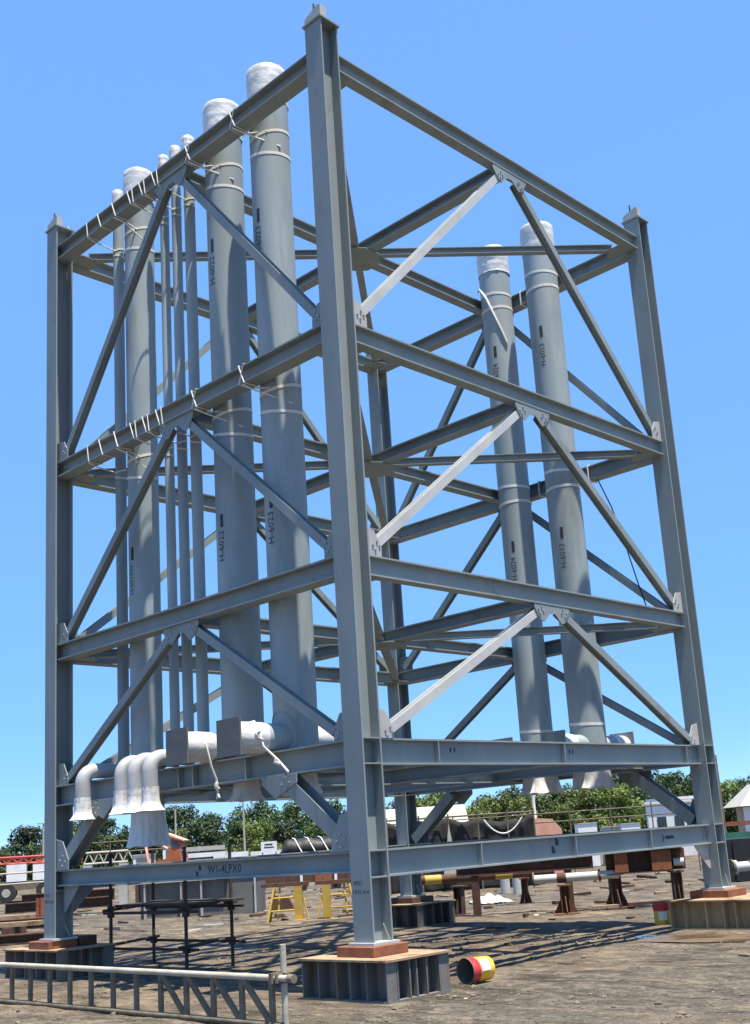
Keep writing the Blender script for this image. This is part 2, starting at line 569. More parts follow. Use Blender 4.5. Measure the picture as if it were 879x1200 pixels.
def text_polys(body, size):
    """flat triangles of a line of stencil text, starting at u = 0"""
    cu = bpy.data.curves.new('lettering', 'FONT')
    cu.body = body
    cu.size = size
    cu.resolution_u = 2
    ob = bpy.data.objects.new('lettering', cu)
    C.objects.link(ob)
    dg = bpy.context.evaluated_depsgraph_get()
    me = bpy.data.meshes.new_from_object(ob.evaluated_get(dg))
    bpy.data.objects.remove(ob)
    bm = bmesh.new()
    bm.from_mesh(me)
    bpy.data.meshes.remove(me)
    bmesh.ops.triangulate(bm, faces=bm.faces)
    k = max((v.co.x for v in bm.verts), default=0)
    return bm, k


def text_flat(body, size, org, ux, uy, parent, bold=0.004):
    bm, w = text_polys(body, size)
    ux = Vector(ux)
    uy = Vector(uy)
    org = Vector(org)
    mb = MB()
    vs = [org + ux * v.co.x + uy * v.co.y for v in bm.verts]
    bm.verts.index_update()
    mb.add(vs, [[v.index for v in f.verts] for f in bm.faces])
    bm.free()
    return mb.build('lettering', M['ink'], parent)


def text_on_pipe(body, length, cx, cy, r, ang, z0, bars, parent):
    """stencil reading upward round a vertical pipe, with the bars above it"""
    bm, w = text_polys(body, 1.0)
    s = length / w
    hgt = 0.7 * s
    for k in range(1, 6):
        y = 0.72 * k / 6
        bmesh.ops.bisect_plane(bm, geom=bm.verts[:] + bm.edges[:] + bm.faces[:], plane_co=(0, y, 0), plane_no=(0, 1, 0))
    bm.verts.index_update()
    mb = MB()

    def wrap(u, v):
        a = ang - (v - hgt / 2) / r
        return (cx + (r + 0.003) * math.cos(a), cy + (r + 0.003) * math.sin(a), z0 + u)
    mb.add([wrap(v.co.x * s, v.co.y * s * 1.05) for v in bm.verts], [[v.index for v in f.verts] for f in bm.faces])
    bm.free()
    for (b0, b1) in bars:
        vs = []
        for i in range(4):
            a = ang + (i / 3 - 0.5) * 0.055 / r + 0.02 / r
            for z in (b0, b1):
                vs.append((cx + (r + 0.003) * math.cos(a), cy + (r + 0.003) * math.sin(a), z))
        mb.add(vs, [(2 * i, 2 * i + 2, 2 * i + 3, 2 * i + 1) for i in range(3)])
    return mb.build('lettering', M['ink'], parent)


# ------------------------------------------------------------------ ground
A, B = 7.5, 6.602
Z1, Z2, Z3, Z4, Z5 = 1.37, 2.593, 4.762, 7.71, 11.53
ZF = 0.53                       # underside of the columns' foot plates


def ground_h(x, y):
    d = math.hypot(x - 3, y - 3)
    far = max(0.0, min(1.0, (d - 8.0) / 14.0))
    h = 0.022 * noise.fractal(Vector((x * 0.9, y * 0.55, 1.7)), 0.9, 2.1, 4) * (1 - 0.3 * far)
    if far < 0.7:
        h += 0.016 * noise.fractal(Vector((x * 3.6, y * 2.4, 6.1)), 0.8, 2.1, 3)
    h += far * 0.11 * noise.fractal(Vector((x * 0.22, y * 0.16, 4.1)), 0.9, 2.0, 4)
    h += far * 0.06 * noise.noise(Vector(((x + y) * 0.55, (x - y) * 0.09, 9.0)))
    # keep the pads and the puddle's hollow level
    for (cx, cy, rr) in ((0, 0, 1.2), (7.5, 0, 1.5), (0, 6.8, 1.3), (7.5, 6.6, 1.3)):
        q = math.hypot(x - cx, y - cy)
        h *= min(1.0, max(0.15, (q - rr * 0.6) / rr))
    q = math.hypot((x - 5.75) / 0.9, (y + 0.55) / 1.5)
    h -= 0.03 * max(0.0, 1 - q * q)
    return h


def axis_coords(c, inner, step, outer, growth):
    out = [0.0]
    s = step
    while out[-1] < outer:
        if out[-1] > inner:
            s *= growth
        out.append(out[-1] + s)
    return [c - v for v in out[:0:-1]] + [c + v for v in out]


gx = axis_coords(1.0, 8.5, 0.09, 2600, 1.07)
gy = axis_coords(1.0, 8.5, 0.09, 2600, 1.07)
gm = MB()
nx, ny = len(gx), len(gy)
gm.v = [(x, y, ground_h(x, y) if abs(x) < 120 and abs(y) < 120 else 0.0) for y in gy for x in gx]
for j in range(ny - 1):
    for i in range(nx - 1):
        a = j * nx + i
        gm.f.append([a, a + 1, a + nx + 1, a + nx])
gm.s = [True] * len(gm.f)
gm.mi = [0] * len(gm.f)
gm.build('ground', M['ground'], kind='structure')

pm = MB()
ring = []
for k in range(40):
    a = 2 * PI * k / 40
    rr = 1 + 0.28 * noise.noise(Vector((math.cos(a) * 1.5, math.sin(a) * 1.5, 3.3))) + 0.12 * noise.noise(Vector((math.cos(a) * 5, math.sin(a) * 5, 1.3)))
    ring.append((5.75 + 0.62 * rr * math.cos(a), -0.55 + 1.05 * rr * math.sin(a), -0.008))
pm.add(ring, [list(range(40))])
pm.build('puddle', M['puddle'], kind='structure')

# loose stones and clods lying about
rm = MB()
rnd = random.Random(5)
ico = [(0, 0, 1), (0.9, 0, 0.3), (0.28, 0.85, 0.3), (-0.72, 0.52, 0.3), (-0.72, -0.52, 0.3), (0.28, -0.85, 0.3), (0.7, 0.5, -0.3), (-0.28, 0.85, -0.3), (-0.9, 0, -0.3), (-0.28, -0.85, -0.3), (0.7, -0.5, -0.3)]
icf = [(0, 1, 2), (0, 2, 3), (0, 3, 4), (0, 4, 5), (0, 5, 1), (1, 6, 2), (2, 7, 3), (3, 8, 4), (4, 9, 5), (5, 10, 1), (2, 6, 7), (3, 7, 8), (4, 8, 9), (5, 9, 10), (1, 10, 6)]
cnt = 0
while cnt < 5200:
    t = rnd.random()
    if t < 0.6:
        x, y = rnd.uniform(-4.5, 6), rnd.uniform(-4.5, 6)
    else:
        x, y = rnd.uniform(-4, 22), rnd.uniform(-4, 26)
    if noise.noise(Vector((x * 0.5, y * 0.35, 2.2))) < rnd.uniform(-0.4, 0.35):
        continue
    if abs(x) < .62 and abs(y) < .75:
        continue
    s = min(0.055, 0.007 + rnd.expovariate(1 / 0.0075))
    rz = rnd.uniform(0, 6.28)
    cs, sn = math.cos(rz), math.sin(rz)
    sx, sy, sz = s * rnd.uniform(.7, 1.5), s * rnd.uniform(.7, 1.2), s * rnd.uniform(.45, .85)
    h = ground_h(x, y)
    vs = []
    for p in ico:
        px, py, pz = p[0] * sx * rnd.uniform(.8, 1.2), p[1] * sy * rnd.uniform(.8, 1.2), p[2] * sz
        vs.append((x + px * cs - py * sn, y + px * sn + py * cs, h + pz + sz * 0.15))
    rm.add(vs, icf)
    cnt += 1
rm.build('rubble', M['stone'], kind='stuff')

# scraps of steel, timber and rag left on the dirt
sm = MB()
rs = random.Random(31)
for k in range(330):
    if k < 60:
        x, y = rs.uniform(-3.5, 7), rs.uniform(-3.5, 9)
    else:
        x, y = rs.uniform(6, 24), rs.uniform(1, 30)
    if (abs(x) < .7 and abs(y) < .85) or (abs(x - 7.5) < .8 and abs(y) < 1.1):
        continue
    a = rs.uniform(0, PI)
    f = 1.0 if k >= 60 else 0.33
    lx, ly, lz = f * rs.uniform(0.08, 0.55), f * rs.uniform(0.03, 0.13), f * rs.uniform(0.01, 0.07)
    h = ground_h(x, y)
    rot = Euler((rs.uniform(-.08, .08), rs.uniform(-.08, .08), a)).to_matrix()
    sm.cur = rs.choice((0, 0, 0, 1, 1, 2)) if k >= 60 else rs.choice((0, 1))
    sm.box((-lx / 2, -ly / 2, -0.01), (lx / 2, ly / 2, lz), rot, (x, y, h + 0.006))
sm.build('scrap_litter', [M['darkrust'], M['wood'], M['concrete']], kind='stuff')

# ------------------------------------------------------------------ the steel frame
frame = thing('pipe_rack', 'tall grey bolted steel frame of four columns, beams and braces standing on plinths', 'steel frame')
X, Y, ZV = (1, 0, 0), (0, 1, 0), (0, 0, 1)

# one column with its own plates, lugs and stiffeners, then three copies
zc0, zc1 = ZF + 0.03, 11.99


def make_column():
    col = MB().hsec((0, 0, zc0), (0, 0, zc1), Y, X, 0.30, 0.30, 0.013, 0.022).build('column', M['paint'], frame)
    MB().box((-0.2, -0.2, ZF), (0.2, 0.2, zc0 - 0.001)).build('base_plate', M['lightpaint'], col)
    MB().box((-0.175, -0.175, zc1 + 0.001), (0.175, 0.175, zc1 + 0.028)).build('cap_plate', M['paint'], col)
    z = zc1 + 0.03
    MB().prism([(-0.15, 0), (0.15, 0), (0.15, 0.09), (0.12, 0.115), (-0.10, 0.19), (-0.15, 0.17)], 0.11, (-0.09, 0, z), Y, ZV).build('lifting_lug', M['plate'], col)
    MB().prism([(-0.12, 0), (0.12, 0), (0.02, 0.13), (-0.02, 0.13)], 0.02, (0.13, 0, z), Y, ZV).build('lifting_lug', M['plate'], col)
    MB().box((-0.033, -0.008, z), (0.115, 0.008, z + 0.08)).build('lug_web', M['plate'], col)
    MB().tube([(-0.09, 0.02, z + 0.1), (-0.09, 0.02, z + 0.30)], 0.014, 8).build('guide_rod', M['darkrust'], col)
    for zz in (Z1 + 0.141, Z1 - 0.141, Z2 + 0.141, Z2 - 0.141):
        for sy in (-1, 1):
            MB().box((-0.127, min(sy * 0.008, sy * 0.147), zz - 0.008), (0.127, max(sy * 0.008, sy * 0.147), zz + 0.008)).build('stiffener', M['paint'], col)
    # weld strip at the foot on the -y side
    MB().tube([(0.10, -0.14, zc0 + 0.01), (0.02, -0.14, zc0 + 0.18)], 0.008, 6).build('earth_lug', M['plate'], col)
    return col


col0 = make_column()
cols = {'F': col0}
for k, p in (('L', (0, B, 0)), ('R', (A, 0, 0)), ('B', (A, B, 0))):
    c = copy_tree(col0, frame)
    c.location = p
    cols[k] = c
text_flat('MX1', 0.075, (-0.1525, 0.11, 1.15), (0, -1, 0), ZV, cols['F'])
text_flat('1010 4-4', 0.072, (-0.1525, 0.135, 1.06), (0, -1, 0), ZV, cols['F'])
t = text_flat('MX1', 0.075, (-0.1525, B + 0.11, 1.14), (0, -1, 0), ZV, cols['L'])
t = text_flat('1010 4-5', 0.072, (-0.1525, B + 0.135, 1.05), (0, -1, 0), ZV, cols['L'])


def beam(name, p0, p1, h, b, tw=0.010, tf=0.021):
    d = (Vector(p1) - Vector(p0)).normalized()
    side = d.cross(Vector(ZV)).normalized()
    return MB().hsec(p0, p1, side, side.cross(d).normalized(), h, b, tw, tf).build(name, M['paint'], frame)


bolt_mesh = None


def bolts(at, normal, pts, parent, up=ZV, r=0.014):
    """a bolt group on a plate: one small stuff part"""
    n = Vector(normal)
    mb = MB()
    for p in pts:
        p = Vector(p)
        mb.tube([p - n * 0.004, p + n * 0.013], r, 6, smooth=False)
    return mb.build('bolts', M['bolt'], parent, kind='stuff')


beams = {}
for lv, z in (('1', Z1), ('2', Z2), ('3', Z3), ('4', Z4), ('5', Z5)):
    h, b = (0.30, 0.20) if lv in '12' else (0.25, 0.22)
    zl, hl = (z + 0.033, 0.23) if lv == '1' else (z, h)
    beams['FL' + lv] = beam('beam', (0, 0.012, zl), (0, B - 0.012, zl), hl, b)
    beams['RB' + lv] = beam('beam', (A, 0.012, zl), (A, B - 0.012, zl), hl, b)
    beams['FR' + lv] = beam('beam', (0.153, 0, z), (A - 0.153, 0, z), h, 0.135 if lv in '12' else 0.165)
    beams['LB' + lv] = beam('beam', (0.153, B, z), (A - 0.153, B, z), h, b)
    # end bolts on the webs
    for x in (0.24, A - 0.24):
        bolts(None, (0, -1, 0), [(x + dx, -0.006, z + dz) for dx in (-0.03, 0.03) for dz in (-0.06, 0.0, 0.06)], beams['FR' + lv])
    for y in (0.26, B - 0.26):
        bolts(None, (-1, 0, 0), [(-0.006, y + dy, z + dz) for dy in (-0.03, 0.03) for dz in (-0.06, 0.0, 0.06)], beams['FL' + lv])

# web stiffeners of the two lower levels
for x in (1.2, 3.74, 6.95):
    for s in (-1, 1):
        MB().box((x - 0.007, min(s * 0.006, s * 0.066), Z2 - 0.128), (x + 0.007, max(s * 0.006, s * 0.066), Z2 + 0.128)).build('stiffener', M['paint'], beams['FR2'])
for x in (1.84, 3.79, 5.66):
    for s in (-1, 1):
        MB().box((x - 0.007, min(s * 0.006, s * 0.066), Z1 - 0.128), (x + 0.007, max(s * 0.006, s * 0.066), Z1 + 0.128)).build('stiffener', M['paint'], beams['FR1'])
for y in (1.99, 3.08, 3.4):
    for s in (-1, 1):
        MB().box((min(s * 0.006, s * 0.098), y - 0.007, Z2 - 0.134), (max(s * 0.006, s * 0.098), y + 0.007, Z2 + 0.134)).build('stiffener', M['paint'], beams['FL2'])

# painted marks: balance mark, lettering, level mark and drilled spots
mk = MB()
for (du, dv) in ((0.0, 0.045), (-0.09, -0.055)):
    mk.add([(3.40 + du + 0.075 * u, -0.0078, Z1 + 0.03 + dv + 0.10 * v) for u, v in ((0, -.45), (.35, -.5), (1, -.45), (1, -.05), (.75, .3), (.25, .5), (0, .4))], [list(range(7))])
mk.build('balance_mark', M['ink'], beams['FR1'])
mk = MB()
mk.add([(6.02, -0.0078, Z1 + .05), (6.05, -0.0078, Z1 + .05), (6.09, -0.0078, Z1), (6.05, -0.0078, Z1 - .06), (6.02, -0.0078, Z1 - .06), (6.06, -0.0078, Z1)], [[0, 1, 2, 5], [5, 2, 3, 4]])
mk.add([(6.12, -0.0078, Z1 - .02), (6.36, -0.0078, Z1 - .02), (6.36, -0.0078, Z1 + .025), (6.12, -0.0078, Z1 + .025)], [[0, 1, 2, 3]])
mk.build('level_mark', M['ink'], beams['FR1'])
for x in (1.47, 3.92):
    mk = MB()
    for dx in (0, 0.075):
        mk.add([(x + dx + 0.016 * math.cos(a), -0.0078, Z2 + 0.03 + 0.035 * math.sin(a)) for a in [2 * PI * k / 12 for k in range(12)]], [list(range(12))])
    mk.build('spot_mark', M['ink'], beams['FR2'])
mk = MB()
for (du, dv) in ((0.0, 0.03), (0.06, -0.04)):
    mk.add([(-0.0078, 3.12 + du - 0.05 * u, Z1 + 0.035 + dv + 0.07 * v) for u, v in ((0, -.45), (.35, -.5), (1, -.45), (1, .05), (.75, .4), (.25, .5), (0, .4))], [list(range(7))])
mk.build('balance_mark', M['ink'], beams['FL1'])
text_flat('W1-4LPX0', 0.15, (-0.0078, 2.93, Z1 - 0.015), (0, -1, 0), ZV, beams['FL1'])

# cross beams, plan ties and centre plates
for z in (Z2, Z3, Z4, Z5):
    zz = z - 0.03
    h, b = (0.24, 0.20) if z == Z2 else (0.19, 0.19)
    beam('cross_beam', (0.012, B / 2, zz), (A - 0.012, B / 2, zz), h, b)
    beam('cross_beam', (A / 2, 0.012, zz), (A / 2, B / 2 - b / 2 - 0.004, zz), h, b)
    beam('cross_beam', (A / 2, B / 2 + b / 2 + 0.004, zz), (A / 2, B - 0.012, zz), h, b)
    if z == Z2:
        continue
    gz = zz - h / 2 - 0.012
    MB().prism([(-.42, -.16), (-.16, -.38), (.16, -.38), (.42, -.16), (.42, .16), (.16, .38), (-.16, .38), (-.42, .16)], 0.014, (A / 2, B / 2, gz), X, Y).build('gusset_plate', M['paint'], frame)
    for (cx, cy) in ((0, 0), (A, 0), (0, B), (A, B)):
        c = Vector((A / 2, B / 2, zz))
        p = Vector((cx, cy, zz))
        d = (c - p).normalized()
        beam('tie', p + d * 0.48, c - d * 0.27, 0.12, 0.12, 0.008, 0.010)
        sx = 1 if cx == 0 else -1
        sy = 1 if cy == 0 else -1
        MB().prism([(0.16 * sx, 0.07 * sy), (0.50 * sx, 0.07 * sy), (0.50 * sx, 0.30 * sy), (0.32 * sx, 0.46 * sy), (0.16 * sx, 0.46 * sy)], 0.012, (cx, cy, zz - 0.075), X, Y).build('gusset_plate', M['paint'], frame)

# deck joists at the second level
for x in (1.2, 6.3):
    beam('joist', (x, 0.012, Z2 - 0.02), (x, B / 2 - 0.106, Z2 - 0.02), 0.24, 0.18)
    beam('joist', (x, B / 2 + 0.106, Z2 - 0.02), (x, B - 0.012, Z2 - 0.02), 0.24, 0.18)
for y in (0.95, 1.99, 4.25):
    beam('joist', (0.012, y + 0.32, Z2 - 0.03), (1.10, y + 0.32, Z2 - 0.03), 0.18, 0.15)
for y in (1.12, 2.36, 3.55):
    if abs(y - B / 2) > .2:
        beam('joist', (6.40, y, Z2 - 0.03), (A - 0.012, y, Z2 - 0.03), 0.18, 0.15)


def brace_pair(face, zt, zb):
    """inverted V in one bay of a face: two H braces, three gusset plates"""
    if face in ('FL', 'RB'):
        x = 0 if face == 'FL' else A
        out = Vector((-1 if face == 'FL' else 1, 0, 0))
        P = lambda u, z: Vector((x, u, z))
        Lf, U = B, Vector(Y)
    else:
        y = 0 if face == 'FR' else B
        out = Vector((0, -1 if face == 'FR' else 1, 0))
        P = lambda u, z: Vector((u, y, z))
        Lf, U = A, Vector(X)
    zta, zba = zt - 0.12, zb + 0.13
    mid = Lf / 2
    for s in (-1, 1):
        top = P(mid + s * 0.10, zta)
        bot = P(mid + s * (mid - 0.18), zba)
        d = (bot - top).normalized()
        side = d.cross(out).normalized()
        p0, p1 = top + d * 0.13, bot - d * 0.10
        br = MB().hsec(p0, p1, side, out, 0.12, 0.112, 0.008, 0.012).build('brace', M['lightpaint'] if (face == 'FR' and s == -1) else M['paint'], frame)
        if face == 'FR' and s == -1:
            br['label'] = 'pale film-covered diagonal brace'
        # lower gusset in the corner
        c = P(mid + s * (mid - 0.155 if face in ('FR', 'LB') else mid - 0.0), 0)
        u0 = (mid + s * (mid - 0.157)) if face in ('FR', 'LB') else (mid + s * (mid - 0.012))
        ext = 0.27 if face in ('FR', 'LB') else 0.37
        off = out * 0.069
        e = MB().prism([(0, 0), (-s * ext, 0), (-s * ext, 0.13), (-s * (ext - 0.11), 0.31), (0, 0.34)], 0.014, P(u0, zb + (0.127 if zb > Z2 + 1 else 0.152)) + off, U, ZV)
        g = e.build('gusset_plate', M['plate'] if face == 'FR' else M['paint'], frame)  # front gussets coloured paler: their sunlight is put into the paint
        q = bot - d * 0.20
        bolts(None, out, [q + d * a + side * w + out * 0.077 for a in (-0.045, 0.045) for w in (-0.032, 0.032)], g)
        q = top + d * 0.19
        top_q = [q + d * a + side * w + out * 0.077 for a in (-0.045, 0.045) for w in (-0.032, 0.032)]
        if s == -1:
            tg = MB().prism([(-0.40, 0), (0.40, 0), (0.40, -0.06), (0.29, -0.22), (0.20, -0.25), (0.06, -0.12), (-0.06, -0.12), (-0.20, -0.25), (-0.29, -0.22), (-0.40, -0.06)], 0.014, P(mid, zt - 0.127) + off, U, ZV).build('gusset_plate', M['paint'], frame)
        bolts(None, out, top_q, tg)
    return


for face in ('FL', 'FR', 'RB', 'LB'):
    for zt, zb in ((Z5, Z4), (Z4, Z3), (Z3, Z2)):
        brace_pair(face, zt, zb)

# knee braces between the two lowest levels on the two long faces
for x, out in ((0, Vector((-1, 0, 0))), (A, Vector((1, 0, 0)))):
    for s in (-1, 1):
        u = lambda v: B / 2 + s * (B / 2 - v)
        top = Vector((x, u(1.30), Z2 - 0.19))
        bot = Vector((x, u(0.22), Z1 + 0.20))
        d = (bot - top).normalized()
        side = d.cross(out).normalized()
        MB().hsec(top + d * 0.02, bot - d * 0.03, side, out, 0.2, 0.19, 0.010, 0.014).build('knee_brace', M['paint'], frame)
        g = MB().prism([(0, 0), (s * -0.46, 0), (s * -0.46, 0.14), (s * -0.30, 0.40), (0, 0.46)], 0.014, Vector((x, u(0.012), Z1 + 0.152)) + out * 0.109, Y, ZV).build('gusset_plate', M['paint'], frame)
        bolts(None, out, [bot - d * 0.12 + d * a + side * w + out * 0.117 for a in (-0.05, 0.05) for w in (-0.05, 0.05)], g)
        g = MB().prism([(-0.30, 0), (0.34, 0), (0.34, -0.08), (0.1, -0.26), (-0.30, -0.10)], 0.014, Vector((x, u(1.32), Z2 - 0.152)) + out * 0.109, (0, -s, 0), ZV).build('gusset_plate', M['paint'], frame)
        bolts(None, out, [top + d * 0.10 + d * a + side * w + out * 0.117 for a in (-0.05, 0.05) for w in (-0.05, 0.05)], g)
# haunches under the lowest beams
for (p, u) in (((A - 0.153, 0, Z1 - 0.152), (-1, 0, 0)), ((0, B - 0.16, Z1 - 0.085), (0, -1, 0)), ((0.153, B, Z1 - 0.152), (1, 0, 0)), ((A, B - 0.16, Z1 - 0.085), (0, -1, 0))):
    MB().prism([(0, 0), (0.42, 0), (0.38, -0.05), (0.05, -0.36), (0, -0.36)], 0.016, p, u, ZV).build('haunch_plate', M['plate'] if p[1] == 0 else M['paint'], frame)

# pipe guide brackets on the left face, third level
for y in (4.92, 2.69, 1.64):
    MB().box((0.115, y - 0.30, Z3 + 0.128), (0.16, y + 0.42 if y > 4 else y + 0.30, Z3 + 0.21)).build('pipe_bracket', M['paint'], frame)


# ------------------------------------------------------------------ the vertical pipes
def ring_band(mb, cx, cy, r, z, tilt=(0, 0), t=0.016):
    """flat webbing hugging the pipe"""
    n = 36
    w = t * 1.15
    vs = []
    for (dr, dz) in ((0.0015, -w), (0.0055, -w), (0.0055, w), (0.0015, w)):
        for k in range(n):
            a = 2 * PI * k / n
            x, y = math.cos(a), math.sin(a)
            vs.append((cx + (r + dr) * x, cy + (r + dr) * y, z + dz + tilt[0] * x + tilt[1] * y))
    fs = []
    for q in range(4):
        for k in range(n):
            k2 = (k + 1) % n
            q2 = (q + 1) % 4
            fs.append([q * n + k, q * n + k2, q2 * n + k2, q2 * n + k])
    return mb.add(vs, fs, False)


def beam_loop(mb, bx, y, z, h=0.125, b=0.11, t=0.014, skew=0.0, axis='y'):
    """webbing pulled round a beam"""
    e = t * 0.9
    pr = [(-b - e, -h - e), (-b - e, h + e), (b + e, h + e), (b + e, -h - e)]
    pts = []
    for i in range(4):
        p, q = pr[i], pr[(i + 1) % 4]
        for k in range(5):
            f = k / 5
            u = p[0] + (q[0] - p[0]) * f
            w = p[1] + (q[1] - p[1]) * f
            sk = skew * (w / h)
            pts.append((bx + u, y + sk, z + w))
    return mb.tube(pts, t, 6, closed=True, smooth=False)


def skirt(cx, cy, r0, r1, z0, z1, parent, mt, seed):
    """wrinkled plastic film flaring below an open pipe end"""
    n = 9
    prof = []
    for k in range(n):
        f = k / (n - 1)
        prof.append((r0 + (r1 - r0) * (0.25 * f + 0.75 * f ** 3.2), z0 + (z1 - z0) * f))
    prof = prof[::-1]
    mb = MB().lathe(cx, cy, prof, 72, 0.016 * r1 / 0.3, seed)
    for k, (x, y, z) in enumerate(mb.v):
        f = (z - z0) / (z1 - z0)
        a = math.atan2(y - cy, x - cx)
        q = 1 + 0.022 * f * (math.sin(17 * a + seed) + 0.6 * math.sin(29 * a + 2 * seed))
        mb.v[k] = (cx + (x - cx) * q, cy + (y - cy) * q, z + 0.012 * f * math.sin(7 * a + seed))
    return mb.build('end_film', mt, parent)


def top_wrap(cx, cy, r, z0, z1, parent, seed):
    prof = []
    for k in range(9):
        f = k / 8
        prof.append((r + 0.010 + 0.004 * math.sin(k * 2.4 + seed) + (0.006 if k in (2, 5) else 0.0), z0 + (z1 - z0) * f))
    prof += [(r + 0.002, z1 + 0.010), (r * 0.6, z1 + 0.022)]
    mb = MB().lathe(cx, cy, prof, 36, 0.010, seed, closed_top=True)
    return mb.build('end_wrap', M['wrap'], parent)


TOP = 12.46
XP = 0.45
big = [
    (1.64, 0.28, 'H-6023', 'H-6023', 'thick grey pipe closest to the near front column, stencilled H-6023'),
    (2.69, 0.275, 'H-6022', 'H-6022', 'thick grey pipe second from the near front column, its side branch strapped down'),
    (4.92, 0.23, None, 'H-6010W', 'thick grey pipe near the left column, long pale skirt hanging below deck'),
]
for i, (y, r, up, lowt, lab) in enumerate(big):
    zb = 2.60 if i < 2 else 2.12
    t = thing('large_pipe', lab, 'pipe', (XP, y, zb), group='large upright pipes in the frame')
    MB().tube([(XP, y, zb), (XP, y, TOP - 0.12)], r, 48).build('pipe_shell', M['pipe'], t)
    top_wrap(XP, y, r, TOP - 0.58, TOP - 0.03, t, i * 3.1)
    if i < 2:
        rn = 0.20 if i == 0 else 0.15
        MB().tube([(XP, y - 0.03, 2.36), (XP, y - 0.03, 2.598)], rn, 28).build('nozzle', M['pipe'], t)
        skirt(XP, y - 0.03, rn + 0.012, rn + 0.075, 2.50, 2.24, t, M['film'], i * 2.3)
    else:
        skirt(XP, y, r + 0.012, 0.315, 2.24, 1.76, t, M['film'], 7.7)
    if up:
        text_on_pipe(up, 0.45, XP, y, r, PI, 9.47, [(9.98, 10.19)], t)
        text_on_pipe(lowt, 0.43, XP, y, r, PI + 0.05, 5.40, [(5.88, 6.06)], t)
        ring_band(MB(), XP, y, r, 3.35, (0.05, 0.0), 0.008)
        # side branch through the face with a square end plate
        br = MB().tube([(XP - 0.12, y, 2.92), (-0.12, y, 2.92)], 0.185, 32).build('branch_pipe', M['pipe'], t)
        MB().tube([(-0.118, y, 2.92), (-0.30, y, 2.92), (-0.45, y, 2.92), (-0.585, y, 2.92)], [0.192, 0.196, 0.193, 0.195], 32).build('branch_wrap', M['wrap'], br)
        MB().box((-0.61, y - 0.225, 2.70), (-0.588, y + 0.225, 3.145)).build('end_plate', M['boxgrey'], br)
        MB().tube([(XP + 0.12, y, 2.92), (XP + 0.75, y, 2.92)], 0.17, 28).build('branch_pipe', M['wrap'], t)
        # saddle where the branch joins
        sd = MB()
        pts = []
        for k in range(32):
            a = 2 * PI * k / 32
            yy = 0.235 * math.sin(a)
            zz = 0.30 * math.cos(a)
            pts.append((XP - math.sqrt(max(0, (r + 0.004) ** 2 - yy * yy)), y + yy, 2.95 + zz))
        sd.tube(pts, 0.012, 6, closed=True)
        sd.build('saddle_weld', M['pipe'], t)
    else:
        text_on_pipe(lowt, 0.46, XP, y, r, PI + 0.05, 5.39, [(5.92, 6.12)], t)
    # webbing
    for (zz, bz) in ((Z5, 11.53), (Z4, 7.71)):
        S = lambda m: m.build('strap', M['rope'], t)
        S(ring_band(MB(), XP, y, r, zz - 0.17, (0.06, -0.03), 0.018))
        S(ring_band(MB(), XP, y, r, zz - 0.47, (0.03, 0.05), 0.018))
        yb = y + (0.12 if i < 2 else -0.15)
        S(beam_loop(MB(), 0, yb, bz, skew=0.05, t=0.009))
        if i < 2:
            S(beam_loop(MB(), 0, yb, bz, skew=-0.05, t=0.009))
        S(MB().tube([(-0.11, yb, bz - 0.14), (0.0, yb - 0.1, bz - 0.22), (XP - 0.05, y - r - 0.01, zz - 0.42)], 0.011, 6))
        S(MB().tube([(0.10, yb, bz - 0.14), (XP - r * 0.72, y - r * 0.72, zz - 0.2)], 0.011, 6))
    if i == 0:
        mb = MB()
        mb.tube([(-0.20, y + 0.1, 3.115), (-0.28, y - 0.08, 3.11), (-0.30, y - 0.19, 2.98), (-0.26, y - 0.215, 2.80), (-0.16, y - 0.36, 2.62), (-0.13, y - 0.50, 2.47)], 0.017, 6)
        mb.build('strap', M['rope'], t)
        mb = MB().tube([(-0.28, y - 0.2, 2.98), (-0.36, y - 0.21, 2.97), (-0.34, y - 0.22, 2.90), (-0.27, y - 0.22, 2.88)], 0.012, 6)
        mb.build('strap', M['rope'], t)
        mb = MB().tube([(-0.17, y - 0.34, 2.64), (-0.19, y - 0.33, 2.60), (-0.15, y - 0.38, 2.58)], 0.026, 6)
        mb.build('strap', M['rope'], t)
    if i == 1:
        mb = MB()
        mb.tube([(-0.30, y + 0.1, 3.115), (-0.30, y - 0.14, 3.08), (-0.30, y - 0.205, 2.90), (-0.24, y - 0.21, 2.66), (-0.16, y - 0.20, 2.50), (-0.135, y - 0.19, 2.33), (-0.14, y - 0.17, 2.26)], 0.015, 6)
        mb.build('strap', M['rope'], t)
        mb = MB().tube([(-0.15, y - 0.20, 2.46), (-0.17, y - 0.20, 2.42), (-0.14, y - 0.20, 2.38)], 0.028, 6)
        mb.build('strap', M['rope'], t)
        mb = MB().tube([(-0.14, y - 0.19, 2.33), (-0.15, y - 0.24, 2.27)], 0.014, 6)
        mb.build('strap', M['rope'], t)

